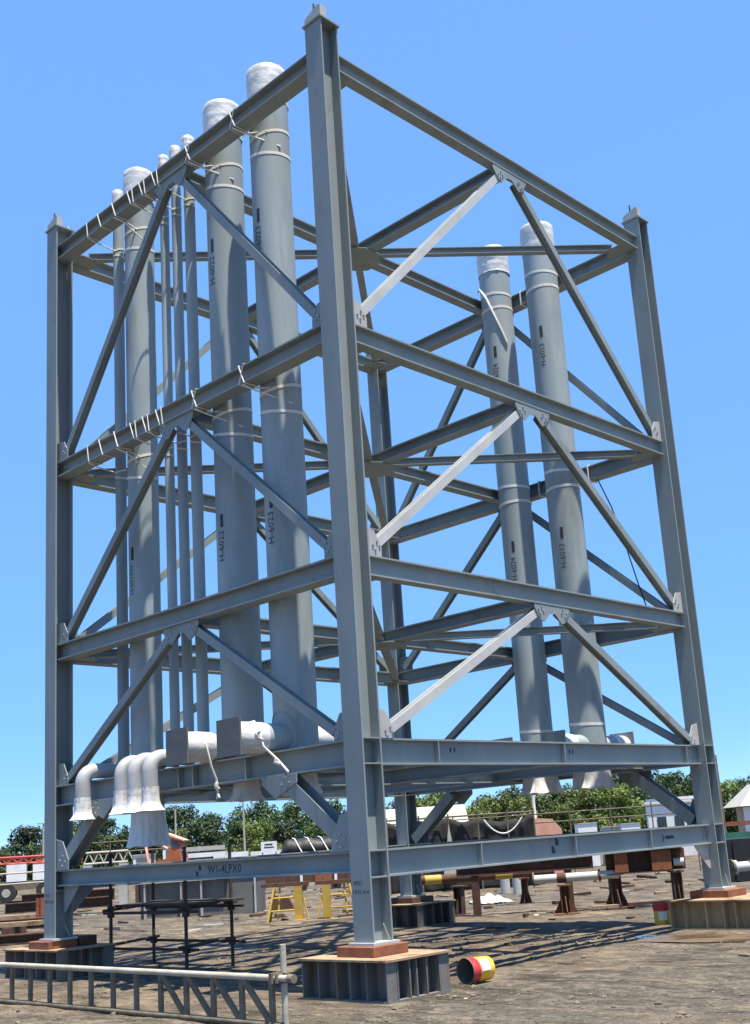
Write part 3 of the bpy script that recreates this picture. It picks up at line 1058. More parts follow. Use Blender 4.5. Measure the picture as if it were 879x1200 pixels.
small = [
    (5.53, 0.085, -0.23, 'slim grey pipe beside the left column with its own separate white-ended spout'),
    (4.22, 0.07, -0.43, 'slim grey pipe with the leftmost of three adjoining white-ended spouts'),
    (3.90, 0.075, -0.43, 'slim grey pipe with the middle one of three adjoining white-ended spouts'),
    (3.56, 0.082, -0.42, 'slim grey pipe with the spout closest to the square end plates'),
]
for i, (y, r, xo, lab) in enumerate(small):
    t = thing('small_pipe', lab, 'pipe', (XP, y, 2.2), group='slim upright pipes in the frame')
    zh = 2.88
    rb = 0.19
    vert = [(XP, y, TOP - 0.1), (XP, y, zh + rb)]
    for k in range(1, 7):
        a = PI / 2 * k / 6
        vert.append((XP - rb + rb * math.cos(a), y, zh + rb - rb * math.sin(a)))
    MB().tube(vert, r, 20).build('pipe_shell', M['pipe'], t)
    rr = r + 0.022
    pts = [(XP - rb - 0.01, y, zh), (xo + rb, y, zh)]
    for k in range(1, 9):
        a = PI / 2 * k / 8
        pts.append((xo + rb - rb * math.sin(a), y, zh - rb + rb * math.cos(a)))
    pts.append((xo, y, 2.44))
    e = MB().tube(pts, rr, 24).build('elbow_spout', M['pipe_pale'], t)
    prof = [(rr + 0.006, 2.50), (rr + 0.007, 2.42), (rr + 0.010, 2.34), (rr + 0.022, 2.28), (rr + 0.048, 2.23), (rr + 0.080, 2.19)][::-1]
    MB().lathe(xo, y, prof, 36, 0.016, i * 1.7).build('spout_wrap', M['wrap'], e)
    top_wrap(XP, y, r, TOP - 0.50, TOP - 0.05, t, 11 + i * 2.9)
    for zz in (Z5, Z4):
        S = lambda m: m.build('strap', M['rope'], t)
        S(ring_band(MB(), XP, y, r, zz - 0.19, (0.03, 0), 0.012))
        S(ring_band(MB(), XP, y, r, zz - 0.30, (0.0, 0.02), 0.012))
        for dy in ((0.0, -0.36) if i == 0 else (0.0, 0.1)):
            S(beam_loop(MB(), 0, y + 0.02 + dy, zz, skew=0.02 + 0.03 * (dy != 0), t=0.008))
        S(MB().tube([(-0.11, y + 0.02, zz - 0.14), (0.0, y - 0.02, zz - 0.2), (XP - r, y - r * 0.5, zz - 0.24)], 0.010, 6))

XQ = 7.06
TOP = 12.55
right = [
    (2.90, 0.29, 'H-6024', 'thick grey pipe of the right-hand pair, further left, loose white strap dangling, stencilled H-6024'),
    (1.82, 0.30, 'H-6013', 'thick grey pipe nearest the right column, stencilled H-6013'),
]
for i, (y, r, tx, lab) in enumerate(right):
    t = thing('large_pipe', lab, 'pipe', (XQ, y, 2.42), group='large upright pipes in the frame')
    MB().tube([(XQ, y, 2.42), (XQ, y, TOP - 0.12)], r, 48).build('pipe_shell', M['pipe'], t)
    top_wrap(XQ, y, r, TOP - 0.56, TOP - 0.03, t, 21 + i * 3.3)
    skirt(XQ, y, r + 0.012, 0.37, 2.55, 2.22, t, M['film'], 3 + i)
    text_on_pipe(tx, 0.43, XQ, y, r, R(-168), 9.68, [(10.24, 10.46)], t)
    text_on_pipe(tx, 0.43, XQ, y, r, R(-168), 5.95, [(6.48, 6.68)], t)
    S = lambda m: m.build('strap', M['rope'], t)
    for zz in (Z5, Z4):
        S(ring_band(MB(), XQ, y, r, zz - 0.02 + 0.03, (0, 0.02), 0.021))
        S(ring_band(MB(), XQ, y, r, zz - 0.30, (0, -0.02), 0.021))
        S(beam_loop(MB(), A, y + 0.15 - r - 0.2, zz, t=0.014))
    S(ring_band(MB(), XQ, y, r, 3.28, (0.0, 0.02), 0.021))
    if i == 0:
        mb = MB().tube([(XQ - 0.16, y + 0.30, 11.75), (XQ - 0.27, y + 0.16, 11.72), (XQ - 0.31, y, 11.45), (XQ - 0.28, y - 0.12, 11.1), (XQ - 0.21, y - 0.23, 10.72), (XQ - 0.15, y - 0.27, 10.5)], 0.024, 6)
        S(mb)
    br = MB().tube([(XQ - 0.15, y, 2.92), (XQ - 0.55, y, 2.92)], 0.185, 28).build('branch_pipe', M['pipe'], t)
    MB().tube([(XQ - 0.548, y, 2.92), (XQ - 0.72, y, 2.92), (XQ - 0.96, y, 2.92)], [0.193, 0.198, 0.194], 28).build('branch_wrap', M['wrap'], br)
    MB().box((XQ - 0.985, y - 0.23, 2.70), (XQ - 0.963, y + 0.23, 3.15)).build('end_plate', M['paint'], br)
    if i == 1:
        br = MB().tube([(XQ + 0.15, y, 2.92), (XQ + 0.62, y, 2.92)], 0.18, 28).build('branch_pipe', M['pipe'], t)
        MB().tube([(XQ + 0.622, y, 2.92), (XQ + 0.80, y, 2.92), (XQ + 1.0, y, 2.92)], [0.188, 0.193, 0.19], 28).build('branch_wrap', M['wrap'], br)
        MB().box((XQ + 1.003, y - 0.24, 2.70), (XQ + 1.025, y + 0.24, 3.16)).build('end_plate', M['paint'], br)

# loose dark line hanging behind the right-hand braces
ln = MB().tube([(7.4, 1.30, 7.55), (7.36, 1.05, 6.95), (7.35, 0.85, 6.2), (7.36, 0.72, 5.6), (7.38, 0.62, 5.15), (7.4, 0.55, 4.95)], 0.012, 6).build('hanging_line', M['rubber'])
tag(ln, 'thin dark line hanging between two beams near the right column', 'line')


# ------------------------------------------------------------------ plinths, packing and pails
def plinth(lab, x0, x1, y0, y1, mt, nx_, ny_, seed):
    rd = random.Random(seed)
    t = thing('steel_plinth', lab, 'plinth', ((x0 + x1) / 2, (y0 + y1) / 2, 0), group='steel plinths under the columns')
    MB().box((x0, y0, 0.398), (x1, y1, 0.42)).build('top_plate', M['dusty'], t)
    MB().box((x0 + 0.02, y0 + 0.02, -0.02), (x1 - 0.02, y1 - 0.02, 0.018)).build('bottom_plate', mt, t)
    MB().box((x0 + 0.17, y0 + 0.17, 0.02), (x1 - 0.17, y1 - 0.17, 0.396)).build('core_box', mt, t)
    for k in range(ny_):
        y = y0 + 0.036 + (y1 - y0 - 0.072) * k / (ny_ - 1) + rd.uniform(-0.05, 0.05) * (0 < k < ny_ - 1)
        for (a, b) in ((x0 + 0.025, x0 + 0.168), (x1 - 0.168, x1 - 0.025)):
            MB().box((a, y - 0.008, 0.02), (b, y + 0.008, 0.396)).build('rib', mt, t)
    for k in range(nx_):
        x = x0 + 0.182 + (x1 - x0 - 0.364) * k / (nx_ - 1) + rd.uniform(-0.04, 0.04) * (0 < k < nx_ - 1)
        for (a, b) in ((y0 + 0.025, y0 + 0.168), (y1 - 0.168, y1 - 0.025)):
            MB().box((x - 0.008, a, 0.02), (x + 0.008, b, 0.396)).build('rib', mt, t)
    return t


plinth('grey ribbed steel plinth with dusty tan top under the near front column', -0.45, 0.55, -0.62, 0.74, M['plinth'], 5, 6, 1)
plinth('tan-sided ribbed steel plinth under the right column beside the puddle', 6.75, 8.1, -1.0, 0.50, M['plinth_tan'], 5, 6, 2)
plinth('grey ribbed steel plinth behind the lattice barrier under the left column', -0.34, 0.62, 6.05, 7.62, M['plinth'], 4, 6, 3)
plinth('dark grimy steel plinth under the rear column', 6.95, 8.05, 5.95, 7.2, M['plinth_dark'], 4, 5, 4)


def block(lab, x0, x1, y0, y1, mt, z0=0.422, z1=ZF - 0.002):
    o = MB().box((x0, y0, z0), (x1, y1, z1)).build('packing_block', mt)
    bv = o.modifiers.new('bevel', 'BEVEL')
    bv.width = 0.006
    bv.segments = 1
    return tag(o, lab, 'packing block', 'packing blocks on the plinths')


block('red-rusted packing block under the near front column, on the grey-ribbed plinth', -0.26, 0.27, -0.25, 0.32, M['rust'])
block('rusty packing block under the right column, on the tan-sided plinth', 7.20, 7.78, -0.32, 0.34, M['rust'])
block('red-rusted packing block facing the barrier under the left column', -0.27, 0.20, 6.42, 6.98, M['rust'])
block('black packing block on the inner side under the left column', 0.23, 0.50, 6.38, 6.95, M['darkrust'], z1=0.555)
block('dark packing block under the rear column', 7.2, 7.8, 6.3, 6.9, M['darkrust'])


def pail_parts(t, h=0.335, r=0.138):
    def band(z0, z1, k=0.0, n=28):
        mb = MB()
        f = lambda z: r * (0.93 + 0.07 * z / h) + k
        mb.lathe(0, 0, [(f(z0), z0), (f((z0 + z1) / 2), (z0 + z1) / 2), (f(z1), z1)], n)
        return mb
    mb = band(0, h)
    mb.lathe(0, 0, [(0.001, 0.004), (r * 0.93, 0.0)], 28)
    local(mb, 'pail_body', M['pail_yellow'], t)
    local(band(h * 0.64, h * 0.97, 0.002), 'red_band', M['pail_red'], t)
    local(MB().lathe(0, 0, [(r * 0.985, h * 0.999), (r * 0.95, h - 0.03), (r * 0.90, 0.05), (0.002, 0.045)], 28), 'pail_inside', M['pail_in'], t)
    rim = MB()
    rim.tube([((r + 0.004) * math.cos(2 * PI * k / 28), (r + 0.004) * math.sin(2 * PI * k / 28), h) for k in range(28)], 0.006, 6, closed=True)
    local(rim, 'rim', M['galv_dark'], t)
    lb = MB()
    for k in range(7):
        a = R(-30) + R(60) * k / 6
        for z in (0.07, 0.20):
            q = r * (0.93 + 0.07 * z / h) + 0.003
            lb.v.append((q * math.cos(a), q * math.sin(a), z))
    for k in range(6):
        lb.f.append([2 * k, 2 * k + 2, 2 * k + 3, 2 * k + 1])
        lb.s.append(True)
        lb.mi.append(0)
    local(lb, 'paper_label', M['label'], t)
    hd = MB()
    hd.tube([(0, (r + 0.005) * math.cos(a), h - 0.05 - 0.15 * math.sin(a)) for a in [PI * k / 14 for k in range(15)]], 0.004, 6)
    local(hd, 'wire_handle', M['galv'], t)


t = thing('paint_pail', 'red and yellow paint pail lying on its side beside the near plinth', 'pail', (1.29, -0.47, 0.138), group='red and yellow paint pails')
t.rotation_euler = Euler((0, R(-90), R(8)), 'XYZ')
pail_parts(t)
# turn the label towards the photographer's side
t.rotation_euler = (Matrix.Rotation(R(-6), 4, 'Z') @ Matrix.Rotation(R(-90), 4, 'Y') @ Matrix.Rotation(R(-62), 4, 'Z')).to_euler()
t = thing('paint_pail', 'red and yellow paint pail standing upright behind the tan-sided plinth', 'pail', (7.60, 1.12, 0.0), R(215), group='red and yellow paint pails')
pail_parts(t)

# ------------------------------------------------------------------ lattice barrier and its post
xb = -1.9
t = thing('lattice_barrier', 'low dull aluminium lattice beam laid as a barrier across the foreground', 'barrier', (xb, 2, 0))
MB().tube([(xb, -0.84, 0.445), (xb, 2.0, 0.452), (xb, 7.0, 0.46)], 0.030, 16).build('top_chord', M['galv'], t)
for yy in (-0.84,):
    MB().tube([(xb, yy + 0.02, 0.445), (xb, yy - 0.05, 0.445)], 0.040, 16).build('end_collar', M['galv_dark'], t)
MB().tube([(xb, -0.70, 0.035), (xb, 7.0, 0.035)], 0.030, 14).build('bottom_chord', M['galv_dark'], t)
ys = [-0.57 + 0.445 * k for k in range(18)]
for y in ys:
    MB().box((xb - 0.016, y - 0.030, 0.052), (xb + 0.016, y + 0.030, 0.425)).build('upright', M['galv_dark'], t)
for k in range(4):
    p0 = Vector((xb, ys[k + 1] - 0.035, 0.415))
    p1 = Vector((xb, ys[k] + 0.04, 0.06))
    d = (p1 - p0).normalized()
    n = Vector((1, 0, 0))
    s = d.cross(n)
    rot = Matrix((s, n, d)).transposed()
    MB().box((-0.028, -0.015, 0), (0.028, 0.015, (p1 - p0).length), rot, p0).build('diagonal', M['galv_dark'], t)
mb = MB()
mb.box((xb - 0.05, -0.63, 0.400), (xb + 0.06, -0.59, 0.49)).box((xb - 0.045, -0.70, 0.405), (xb + 0.055, -0.67, 0.485))
mb.build('coupler', M['galv_dark'], t)
post = thing('barrier_post', 'short upright scaffold tube clamped to the end of the lattice barrier', 'post', (xb + 0.075, -0.66, 0))
MB().tube([(xb + 0.075, -0.66, -0.03), (xb + 0.075, -0.66, 0.735)], 0.029, 16).build('tube', M['galv'], post)
MB().box((xb + 0.035, -0.70, 0.395), (xb + 0.115, -0.62, 0.40 + 0.085)).tube([(xb + 0.0, -0.715, 0.44), (xb + 0.11, -0.715, 0.44)], 0.011, 6).build('clamp', M['galv_dark'], post)

# ------------------------------------------------------------------ scaffold under the left face
t = thing('scaffold', 'low scaffold of rusty tubes with dark planks inside the left side of the frame', 'scaffold', (1.1, 5.4, 0))
for (x, y) in ((0.6, 6.16), (1.7, 6.70), (0.6, 4.28), (1.7, 4.70)):
    MB().tube([(x, y, -0.02), (x, y, 1.72)], 0.026, 10).build('standard', M['scaffold'], t)
    for z in (0.34, 0.82, 0.905):
        MB().box((x - 0.038, y - 0.038, z - 0.04), (x + 0.038, y + 0.038, z + 0.04)).build('coupler', M['scaffold'], t)
for z in (0.34, 0.84):
    MB().tube([(0.63, 6.4, z), (0.63, 4.05, z + 0.01)], 0.021, 10).build('ledger', M['scaffold'], t)
    MB().tube([(1.73, 6.95, z), (1.73, 4.45, z)], 0.021, 10).build('ledger', M['scaffold'], t)
    MB().tube([(0.45, 6.12, z + 0.05), (1.85, 6.78, z + 0.05)], 0.021, 10).build('ledger', M['scaffold'], t)
    MB().tube([(0.45, 4.24, z + 0.05), (1.85, 4.77, z + 0.05)], 0.021, 10).build('ledger', M['scaffold'], t)
for k in (0, 1, 3):
    xx = 0.72 + k * 0.26
    MB().box((xx, 4.22 + 0.06 * k, 0.915), (xx + 0.21, 6.25 + 0.1 * k, 0.95)).build('plank', M['scaffold'], t)


# ------------------------------------------------------------------ things behind the frame
def obox(mb, c, rz, lx, ly, z0, z1):
    """box with its own heading, centre c"""
    rot = Matrix.Rotation(rz, 3, 'Z')
    return mb.box((-lx / 2, -ly / 2, z0), (lx / 2, ly / 2, z1), rot, (c[0], c[1], 0))


HX = R(-46)      # heading of "across the picture" for things set square to the yard track

# pipes on rusty pedestals
def pedestal(lab, x, y, h, mt, rz, w=0.10, feet=0.36):
    t = thing('pipe_pedestal', lab, 'pedestal', (x, y, ground_h(x, y) - 0.01), rz, 'rusty pipe pedestals')
    local(MB().hsec((0, 0, 0.03), (0, 0, h - 0.03), X, Y, w * 2, w * 2, 0.02, 0.025), 'stem', mt, t)
    local(MB().box((-feet * 0.9, -feet * 0.6, 0), (feet * 0.9, feet * 0.6, 0.028)), 'foot_plate', mt, t)
    for s in (-1, 1):
        local(MB().prism([(s * (w + 0.002), 0.03), (s * feet * 0.85, 0.03), (s * feet * 0.85, 0.07), (s * (w + 0.002), h * 0.62)], 0.016, (0, 0, 0), X, ZV), 'gusset', mt, t)
        local(MB().prism([(s * (w + 0.002), 0.03), (s * feet * 0.55, 0.03), (s * (w + 0.002), h * 0.5)], 0.016, (0, 0, 0), Y, ZV), 'gusset', mt, t)
    local(MB().box((-w * 1.5, -w * 1.5, h - 0.028), (w * 1.5, w * 1.5, h)), 'saddle_plate', mt, t)
    return t


pedestal('squat rusty pedestal beside the rear plinth under the yellow pipe end', 9.62, 7.25, 0.60, M['darkrust'], 0.3, 0.09, 0.22)
pedestal('slim rusty pedestal under the yellow-banded rusty pipe', 12.3, 7.6, 0.58, M['brownrust'], 0.5, 0.07, 0.26)
pedestal('flared rusty pedestal under the pale grey pipe', 9.77, 4.62, 0.56, M['brownrust'], 0.7, 0.09, 0.42)
pedestal('tall dark pedestal with wide feet under the rusty box beam', 10.62, 4.0, 0.66, M['darkrust'], 0.8, 0.11, 0.44)
pedestal('dark pedestal at the right end of the rusty box beam', 11.25, 2.98, 0.66, M['darkrust'], 0.8, 0.09, 0.2)


def run_pipe(name, lab, p0, p1, r, mt, extra=None):
    p0, p1 = Vector(p0), Vector(p1)
    t = thing(name, lab, 'pipe', tuple(p0))
    MB().tube([p0, p1], r, 24).build('pipe_shell', mt, t)
    d = (p1 - p0).normalized()
    for (a, b, rr, m, nm) in (extra or []):
        MB().tube([p0 + d * a, p0 + d * b], rr, 24).build(nm, m, t)
    return t


run_pipe('rusty_pipe', 'long rusty pipe with two yellow bands lying on pedestals behind the frame', (9.9, 9.05, 0.70), (12.7, 7.05, 0.68), 0.098, M['brownrust'],
         [(0.42, 0.80, 0.101, M['yellow'], 'yellow_band'), (2.05, 2.45, 0.101, M['yellow'], 'yellow_band'), (1.0, 1.6, 0.1005, M['darkrust'], 'dark_band')])
run_pipe('grey_pipe', 'pale grey pipe with a dark collar lying on the flared pedestal', (9.62, 5.26, 0.655), (10.62, 3.88, 0.66), 0.085, M['lightpaint'],
         [(0.0, 0.03, 0.14, M['galv_dark'], 'flange'), (0.48, 0.66, 0.10, M['darkrust'], 'collar'), (1.3, 1.34, 0.12, M['darkrust'], 'flange')])
run_pipe('flanged_pipe', 'white flanged pipe end at the right edge behind the right column', (9.50, 0.83, 0.75), (11.0, -0.1, 0.76), 0.085, M['lightpaint'],
         [(0.0, 0.035, 0.135, M['galv_dark'], 'flange'), (0.05, 0.10, 0.12, M['lightpaint'], 'flange'), (0.34, 0.5, 0.10, M['darkrust'], 'collar')])
pedestal('dark pedestal holding the white flanged pipe beyond the right column', 9.95, 0.55, 0.66, M['darkrust'], 0.4, 0.07, 0.2)

# rusty box beam: end plates, top, bottom and back, open to the front
t = thing('rusty_box_beam', 'red-rusted open steel box beam on pedestals behind the right end of the frame', 'steel beam', (10.9, 3.4, 0.68), HX - R(11))
local(MB().box((-0.80, 0.10, 0), (0.75, 0.42, 0.40)), 'back', M['darkrust'], t)
local(MB().box((-0.62, -0.10, 0.01), (-0.36, 0.095, 0.39)), 'end_plate', M['rust'], t)
local(MB().box((0.10, -0.10, 0.01), (0.48, 0.095, 0.39)), 'end_plate', M['rust'], t)
local(MB().box((-0.9, -0.14, 0.405), (0.7, 0.42, 0.43)), 'top_plate', M['darkrust'], t)
local(MB().box((-0.8, -0.10, -0.02), (0.5, 0.42, -0.002)), 'bottom_plate', M['darkrust'], t)
local(MB().tube([(0.52, 0.02, 0.14), (0.72, 0.02, 0.14)], 0.075, 14), 'pipe_stub', M['lightpaint'], t)
t = thing('dark_girder', 'long rusted girder, coloured dark as its shaded underside, lying raised behind the lowest beam of the frame', 'steel beam', (9.75, 5.45, 0.80), HX - R(9))
local(MB().hsec((-1.5, 0.3, 0.13), (1.30, 0.3, 0.13), Y, ZV, 0.28, 0.24, 0.02, 0.03), 'girder', M['darkrust'], t)  # shade of a beam's underside put into the dark colour
local(MB().box((-1.2, 0.2, -0.82), (-1.05, 0.4, -0.012)), 'leg', M['darkrust'], t)
local(MB().box((0.7, 0.2, -0.82), (0.85, 0.4, -0.012)), 'leg', M['darkrust'], t)

# pipe stubs, crumpled white sheet, planks
for k, (x, y) in enumerate(((15.7, 10.95), (15.55, 10.4))):
    o = MB().tube([(x, y, -0.05), (x, y, 0.55)], 0.13, 20).build('pipe_stub', M['lightpaint'])
    tag(o, ('grey pipe stub standing on the dirt behind the yellow-banded pipe, left one of two', 'grey pipe stub standing on the dirt behind the yellow-banded pipe, right one of two')[k], 'pipe stub', 'pipe stubs')
mb = MB()
n = 14
for j in range(n):
    for i in range(n):
        u, v = i / (n - 1) - .5, j / (n - 1) - .5
        q = max(0, 1 - (2 * u) ** 2) * max(0, 1 - (2 * v) ** 2)
        h = 0.22 * q * (0.6 + 0.9 * noise.noise(Vector((u * 5, v * 5, 8)))) + 0.04 * noise.noise(Vector((u * 14, v * 14, 2)))
        mb.v.append((12.55 + u * 0.6 + v * .5, 8.85 + v * 0.9 - u * .5, max(-0.02, h) + 0.03))
for j in range(n - 1):
    for i in range(n - 1):
        a = j * n + i
        mb.f.append([a, a + 1, a + n + 1, a + n])
mb.s = [True] * len(mb.f)
mb.mi = [0] * len(mb.f)
o = mb.build('crumpled_sheet', M['wrap'])
sol = o.modifiers.new('thickness', 'SOLIDIFY')
sol.thickness = 0.012
tag(o, 'crumpled white plastic sheet lying on the dirt behind the rear plinth', 'sheet')
for k, (x, y, z, rz, l, lab) in enumerate((
        (10.3, 4.05, 0.05, HX - .1, 0.55, 'pale plank lying by the flared pedestal'),
        (10.75, 3.35, 0.07, HX + .08, 0.85, 'dark plank lying under the rusty box beam'),
        (7.0, 19.6, 0.02, R(-70), 2.2, 'long brown plank lying on the dirt right of the left column'),
        (8.6, 9.9, 0.02, HX + .15, 1.6, 'thin plank lying on the dirt in front of the yellow trestles'))):
    mb = MB()
    obox(mb, (x, y), rz, l, 0.16, ground_h(x, y) + z - 0.03, ground_h(x, y) + z + 0.03)
    tag(mb.build('plank', M['darkrust'] if k == 1 else M['wood']), lab, 'plank', 'planks on the ground')

# yellow trestles
def trestle(lab, x, y, rz, flip):
    t = thing('yellow_trestle', lab, 'trestle', (x, y, ground_h(x, y) - 0.01), rz, 'yellow steel trestles')
    f = -1 if flip else 1
    local(MB().box((f * 0.30 - 0.09, -0.08, 0.021), (f * 0.30 + 0.09, 0.08, 0.76)), 'post', M['yellow'], t)
    local(MB().box((f * 0.30 - 0.16, -0.2, 0.0), (f * 0.30 + 0.16, 0.2, 0.02)), 'foot', M['yellow'], t)
    for s in (-0.28, 0.28):
        mb = MB().tube([(-f * 0.25 + 0.0, s * 0.3, 0.74), (-f * 0.40, s, 0.0)], 0.028, 8)
        local(mb, 'leg', M['yellow'], t)
    for z, y in ((0.24, -0.2), (0.24, 0.2), (0.52, -0.12)):
        local(MB().tube([(-f * (0.40 - z * 0.18), y, z), (f * 0.2, y * 0.3, z)], 0.018, 8), 'rail', M['yellow'], t)
    local(MB().tube([(-f * 0.12, 0.0, 0.76), (-f * 0.18, -0.12, 0.0)], 0.022, 8), 'leg', M['yellow'], t)
    local(MB().tube([(f * 0.42, -0.02, 0.5), (f * 0.52, -0.1, 0.0)], 0.02, 8), 'leg', M['yellow'], t)
    mb = MB().box((-0.55, -0.07, 0.765), (0.55, 0.07, 0.85))
    local(mb, 'top_bar', M['brownrust'], t)
    return t


trestle('yellow steel trestle on the dirt seen through the frame, its thick post on the right', 8.62, 11.70, HX, False)
trestle('yellow steel trestle on the dirt seen through the frame, its thick post on the left', 9.75, 11.10, HX, True)

# grey box girders
t = thing('box_girder', 'long grey steel box girder segment with pale flange edges behind the scaffold', 'box girder', (9.95, 17.4, 0), R(-52), 'grey steel box girders')
local(MB().box((-1.15, -0.45, 0.0), (1.15, 0.45, 0.93)), 'box', M['boxgrey'], t)
local(MB().box((-1.25, -0.6, 0.935), (1.25, 0.6, 0.975)), 'top_flange', M['lightpaint'], t)
for x in (-1.0, 0.0, 0.55):
    local(MB().box((x - 0.02, -0.58, 0.0), (x + 0.02, -0.455, 0.93)), 'rib', M['plate'], t)
t = thing('box_girder', 'short grey steel box girder segment at the right of the long one', 'box girder', (11.0, 16.3, 0), R(-52), 'grey steel box girders')
local(MB().box((-0.5, -0.5, 0.0), (0.5, 0.5, 0.97)), 'box', M['boxgrey'], t)
local(MB().box((-0.53, -0.53, 0.975), (0.53, 0.53, 1.0)), 'top_flange', M['boxgrey'], t)
for x in (-0.48, 0.46):
    local(MB().box((x - 0.02, -0.56, 0.0), (x + 0.02, -0.505, 0.97)), 'rib', M['lightpaint'], t)
o = MB().prism([(-.35, 0), (.35, 0), (.2, .32), (-.15, .38)], 0.5, (11.75, 15.6, 0), (.72, -.69, 0), ZV).build('scrap_block', M['darkrust'])
tag(o, 'brown rusty scrap block beside the short grey box girder', 'scrap')
t = thing('rusty_skid', 'low dark rusty steel skid with one bright rust panel behind the trestles', 'skid', (21.0, 24.5, 0.1), R(-42))
local(MB().box((-2.6, -0.4, 0.2), (3.2, 0.4, 0.66)), 'skid_body', M['darkrust'], t)
local(MB().box((-0.1, -0.44, 0.22), (0.55, -0.405, 0.70)), 'rust_panel', M['rust'], t)
for x in (-2.2, -0.6, 0.7, 2.6):
    local(MB().tube([(x, -0.42, 0.05), (x, 0.42, 0.05)], 0.2, 14), 'wheel', M['rubber'], t)
    local(MB().box((x - 0.05, -0.45, 0.1), (x + 0.05, -0.41, 0.64)), 'upright', M['white'], t)

# left-hand stacks of steel
def lying_beam(lab, p0, p1, h, b, z, mt, boxy=False, nm='steel_beam'):
    p0 = Vector((p0[0], p0[1], z))
    p1 = Vector((p1[0], p1[1], z))
    d = (p1 - p0).normalized()
    s = d.cross(Vector(ZV))
    mb = MB()
    if boxy:
        mb.prism([(-b / 2, -h / 2), (b / 2, -h / 2), (b / 2, h / 2), (-b / 2, h / 2)], (p1 - p0).length, (p0 + p1) / 2, s, ZV)
    else:
        mb.hsec(p0, p1, s, ZV, h, b, 0.02, 0.025)
    return tag(mb.build(nm, mt), lab, 'steel beam', 'steel stacked at the left edge')


lying_beam('dark rusty beam on the ground furthest back at the left edge', (10.0, 26.6), (12.2, 24.6), 0.36, 0.3, 0.55, M['darkrust'])
lying_beam('second dark rusty beam in front of the rearmost one at the left edge', (8.2, 24.2), (10.6, 22.2), 0.3, 0.3, 0.42, M['darkrust'])
lying_beam('pale dusty plank-like beam in the middle of the left-edge stacks', (5.6, 23.6), (7.9, 21.1), 0.12, 0.35, 0.25, M['dusty'], True)
lying_beam('brown beam between the pale beams at the left edge', (4.0, 20.2), (6.4, 17.5), 0.26, 0.3, 0.22, M['darkrust'])
lying_beam('pale beam resting on the front bearers at the left edge', (3.0, 18.3), (5.0, 16.2), 0.10, 0.32, 0.32, M['dusty'], True)
lying_beam('front dark beam low on the ground at the left edge', (2.2, 15.6), (4.0, 14.0), 0.2, 0.24, 0.12, M['darkrust'])
for k, (x, y, lab) in enumerate(((10.6, 25.6, 'dark timber bearer under the rearmost left-edge beam'), (4.6, 16.75, 'dark timber bearer under the front pale beam'), (9.2, 23.3, 'dark timber bearer under the second left-edge beam'))):
    mb = MB()
    obox(mb, (x, y), R(40), 0.9, 0.22, -0.03, 0.26)
    tag(mb.build('bearer', M['darkrust']), lab, 'bearer', 'timber bearers')
o = MB().hsec((7.3, 20.4, -0.05), (7.3, 20.4, 0.75), X, Y, 0.26, 0.2, .02, .02).build('steel_stub', M['rust'])
tag(o, 'short red-rusted upright steel stub left of the left column', 'steel stub')


# railings
def railing(name, lab, pts, heights, mt, post_h, r=0.025, step=2.0, groups=None, z0=0.0):
    t = thing(name, lab, 'railing', (pts[0][0], pts[0][1], 0), group=groups)
    for h in heights:
        MB().tube([(x, y, h + z0) for x, y in pts], r, 8).build('rail', mt, t)
    for a in range(len(pts) - 1):
        p, q = Vector((*pts[a], 0)), Vector((*pts[a + 1], 0))
        k = max(1, round((q - p).length / step))
        for i in range(k + (1 if a == len(pts) - 2 else 0)):
            w = p + (q - p) * i / k
            MB().tube([(w.x, w.y, -0.05), (w.x, w.y, post_h)], r * 1.1, 8).build('post', mt, t)
    return t


railing('white_railing', 'white pipe railing beyond the steel stacks at the left edge', [(2.5, 18.95), (5.75, 16.85)], (1.47, 1.22), M['galv'], 1.55, 0.02, 2.2)
railing('pale_railing', 'pale pipe railing behind the knee brace at the left of the frame', [(11.5, 27.6), (14.9, 25.3)], (1.9, 2.25), M['galv_dark'], 2.3, 0.022, 2.2)
railing('galvanised_railing', 'long galvanised pipe railing behind the right half of the frame', [(17.4, 17.4), (20.3, 13.5), (23.2, 9.3)], (1.85, 2.12), M['galv_dark'], 2.25, 0.02, 1.3)

# dark shade net hung on the railing
t = thing('shade_net', 'dark shade net draped over a railing behind the frame', 'net', (18.2, 14.4, 0))
mb = MB()
p0, p1 = Vector((16.6, 16.2, 0)), Vector((19.6, 12.8, 0))
d = (p1 - p0).normalized()
nn = Vector((d.y, -d.x, 0))
NI, NJ = 70, 14
for j in range(NJ):
    for i in range(NI):
        f = i / (NI - 1)
        w = j / (NJ - 1)
        top = 2.04 + 0.10 * noise.noise(Vector((f * 6, 1, 2))) + 0.12 * abs(math.cos(f * 15.7)) ** 2.0 - 0.25 * max(0, 1 - abs(f - 0.78) * 9)
        q = p0 + (p1 - p0) * f + nn * (0.16 * noise.noise(Vector((f * 9, w * 1.5, 5))) + 0.07 * noise.noise(Vector((f * 31, w * 4, 5))))
        mb.v.append((q.x, q.y, top * (1 - w) - 0.05 * w))
for j in range(NJ - 1):
    for i in range(NI - 1):
        a = j * NI + i
        mb.f.append([a, a + 1, a + NI + 1, a + NI])
mb.s = [True] * len(mb.f)
mb.mi = [0] * len(mb.f)
o = mb.build('net_sheet', M['net'], t)
sol = o.modifiers.new('thickness', 'SOLIDIFY')
sol.thickness = 0.015
for a in (0.0, 0.22, 0.42, 0.62, 0.82, 1.0):
    q = p0 + (p1 - p0) * a + nn * 0.22
    MB().tube([(q.x, q.y, -0.05), (q.x, q.y, 2.3)], 0.028, 8).build('pole', M['galv_dark'], t)
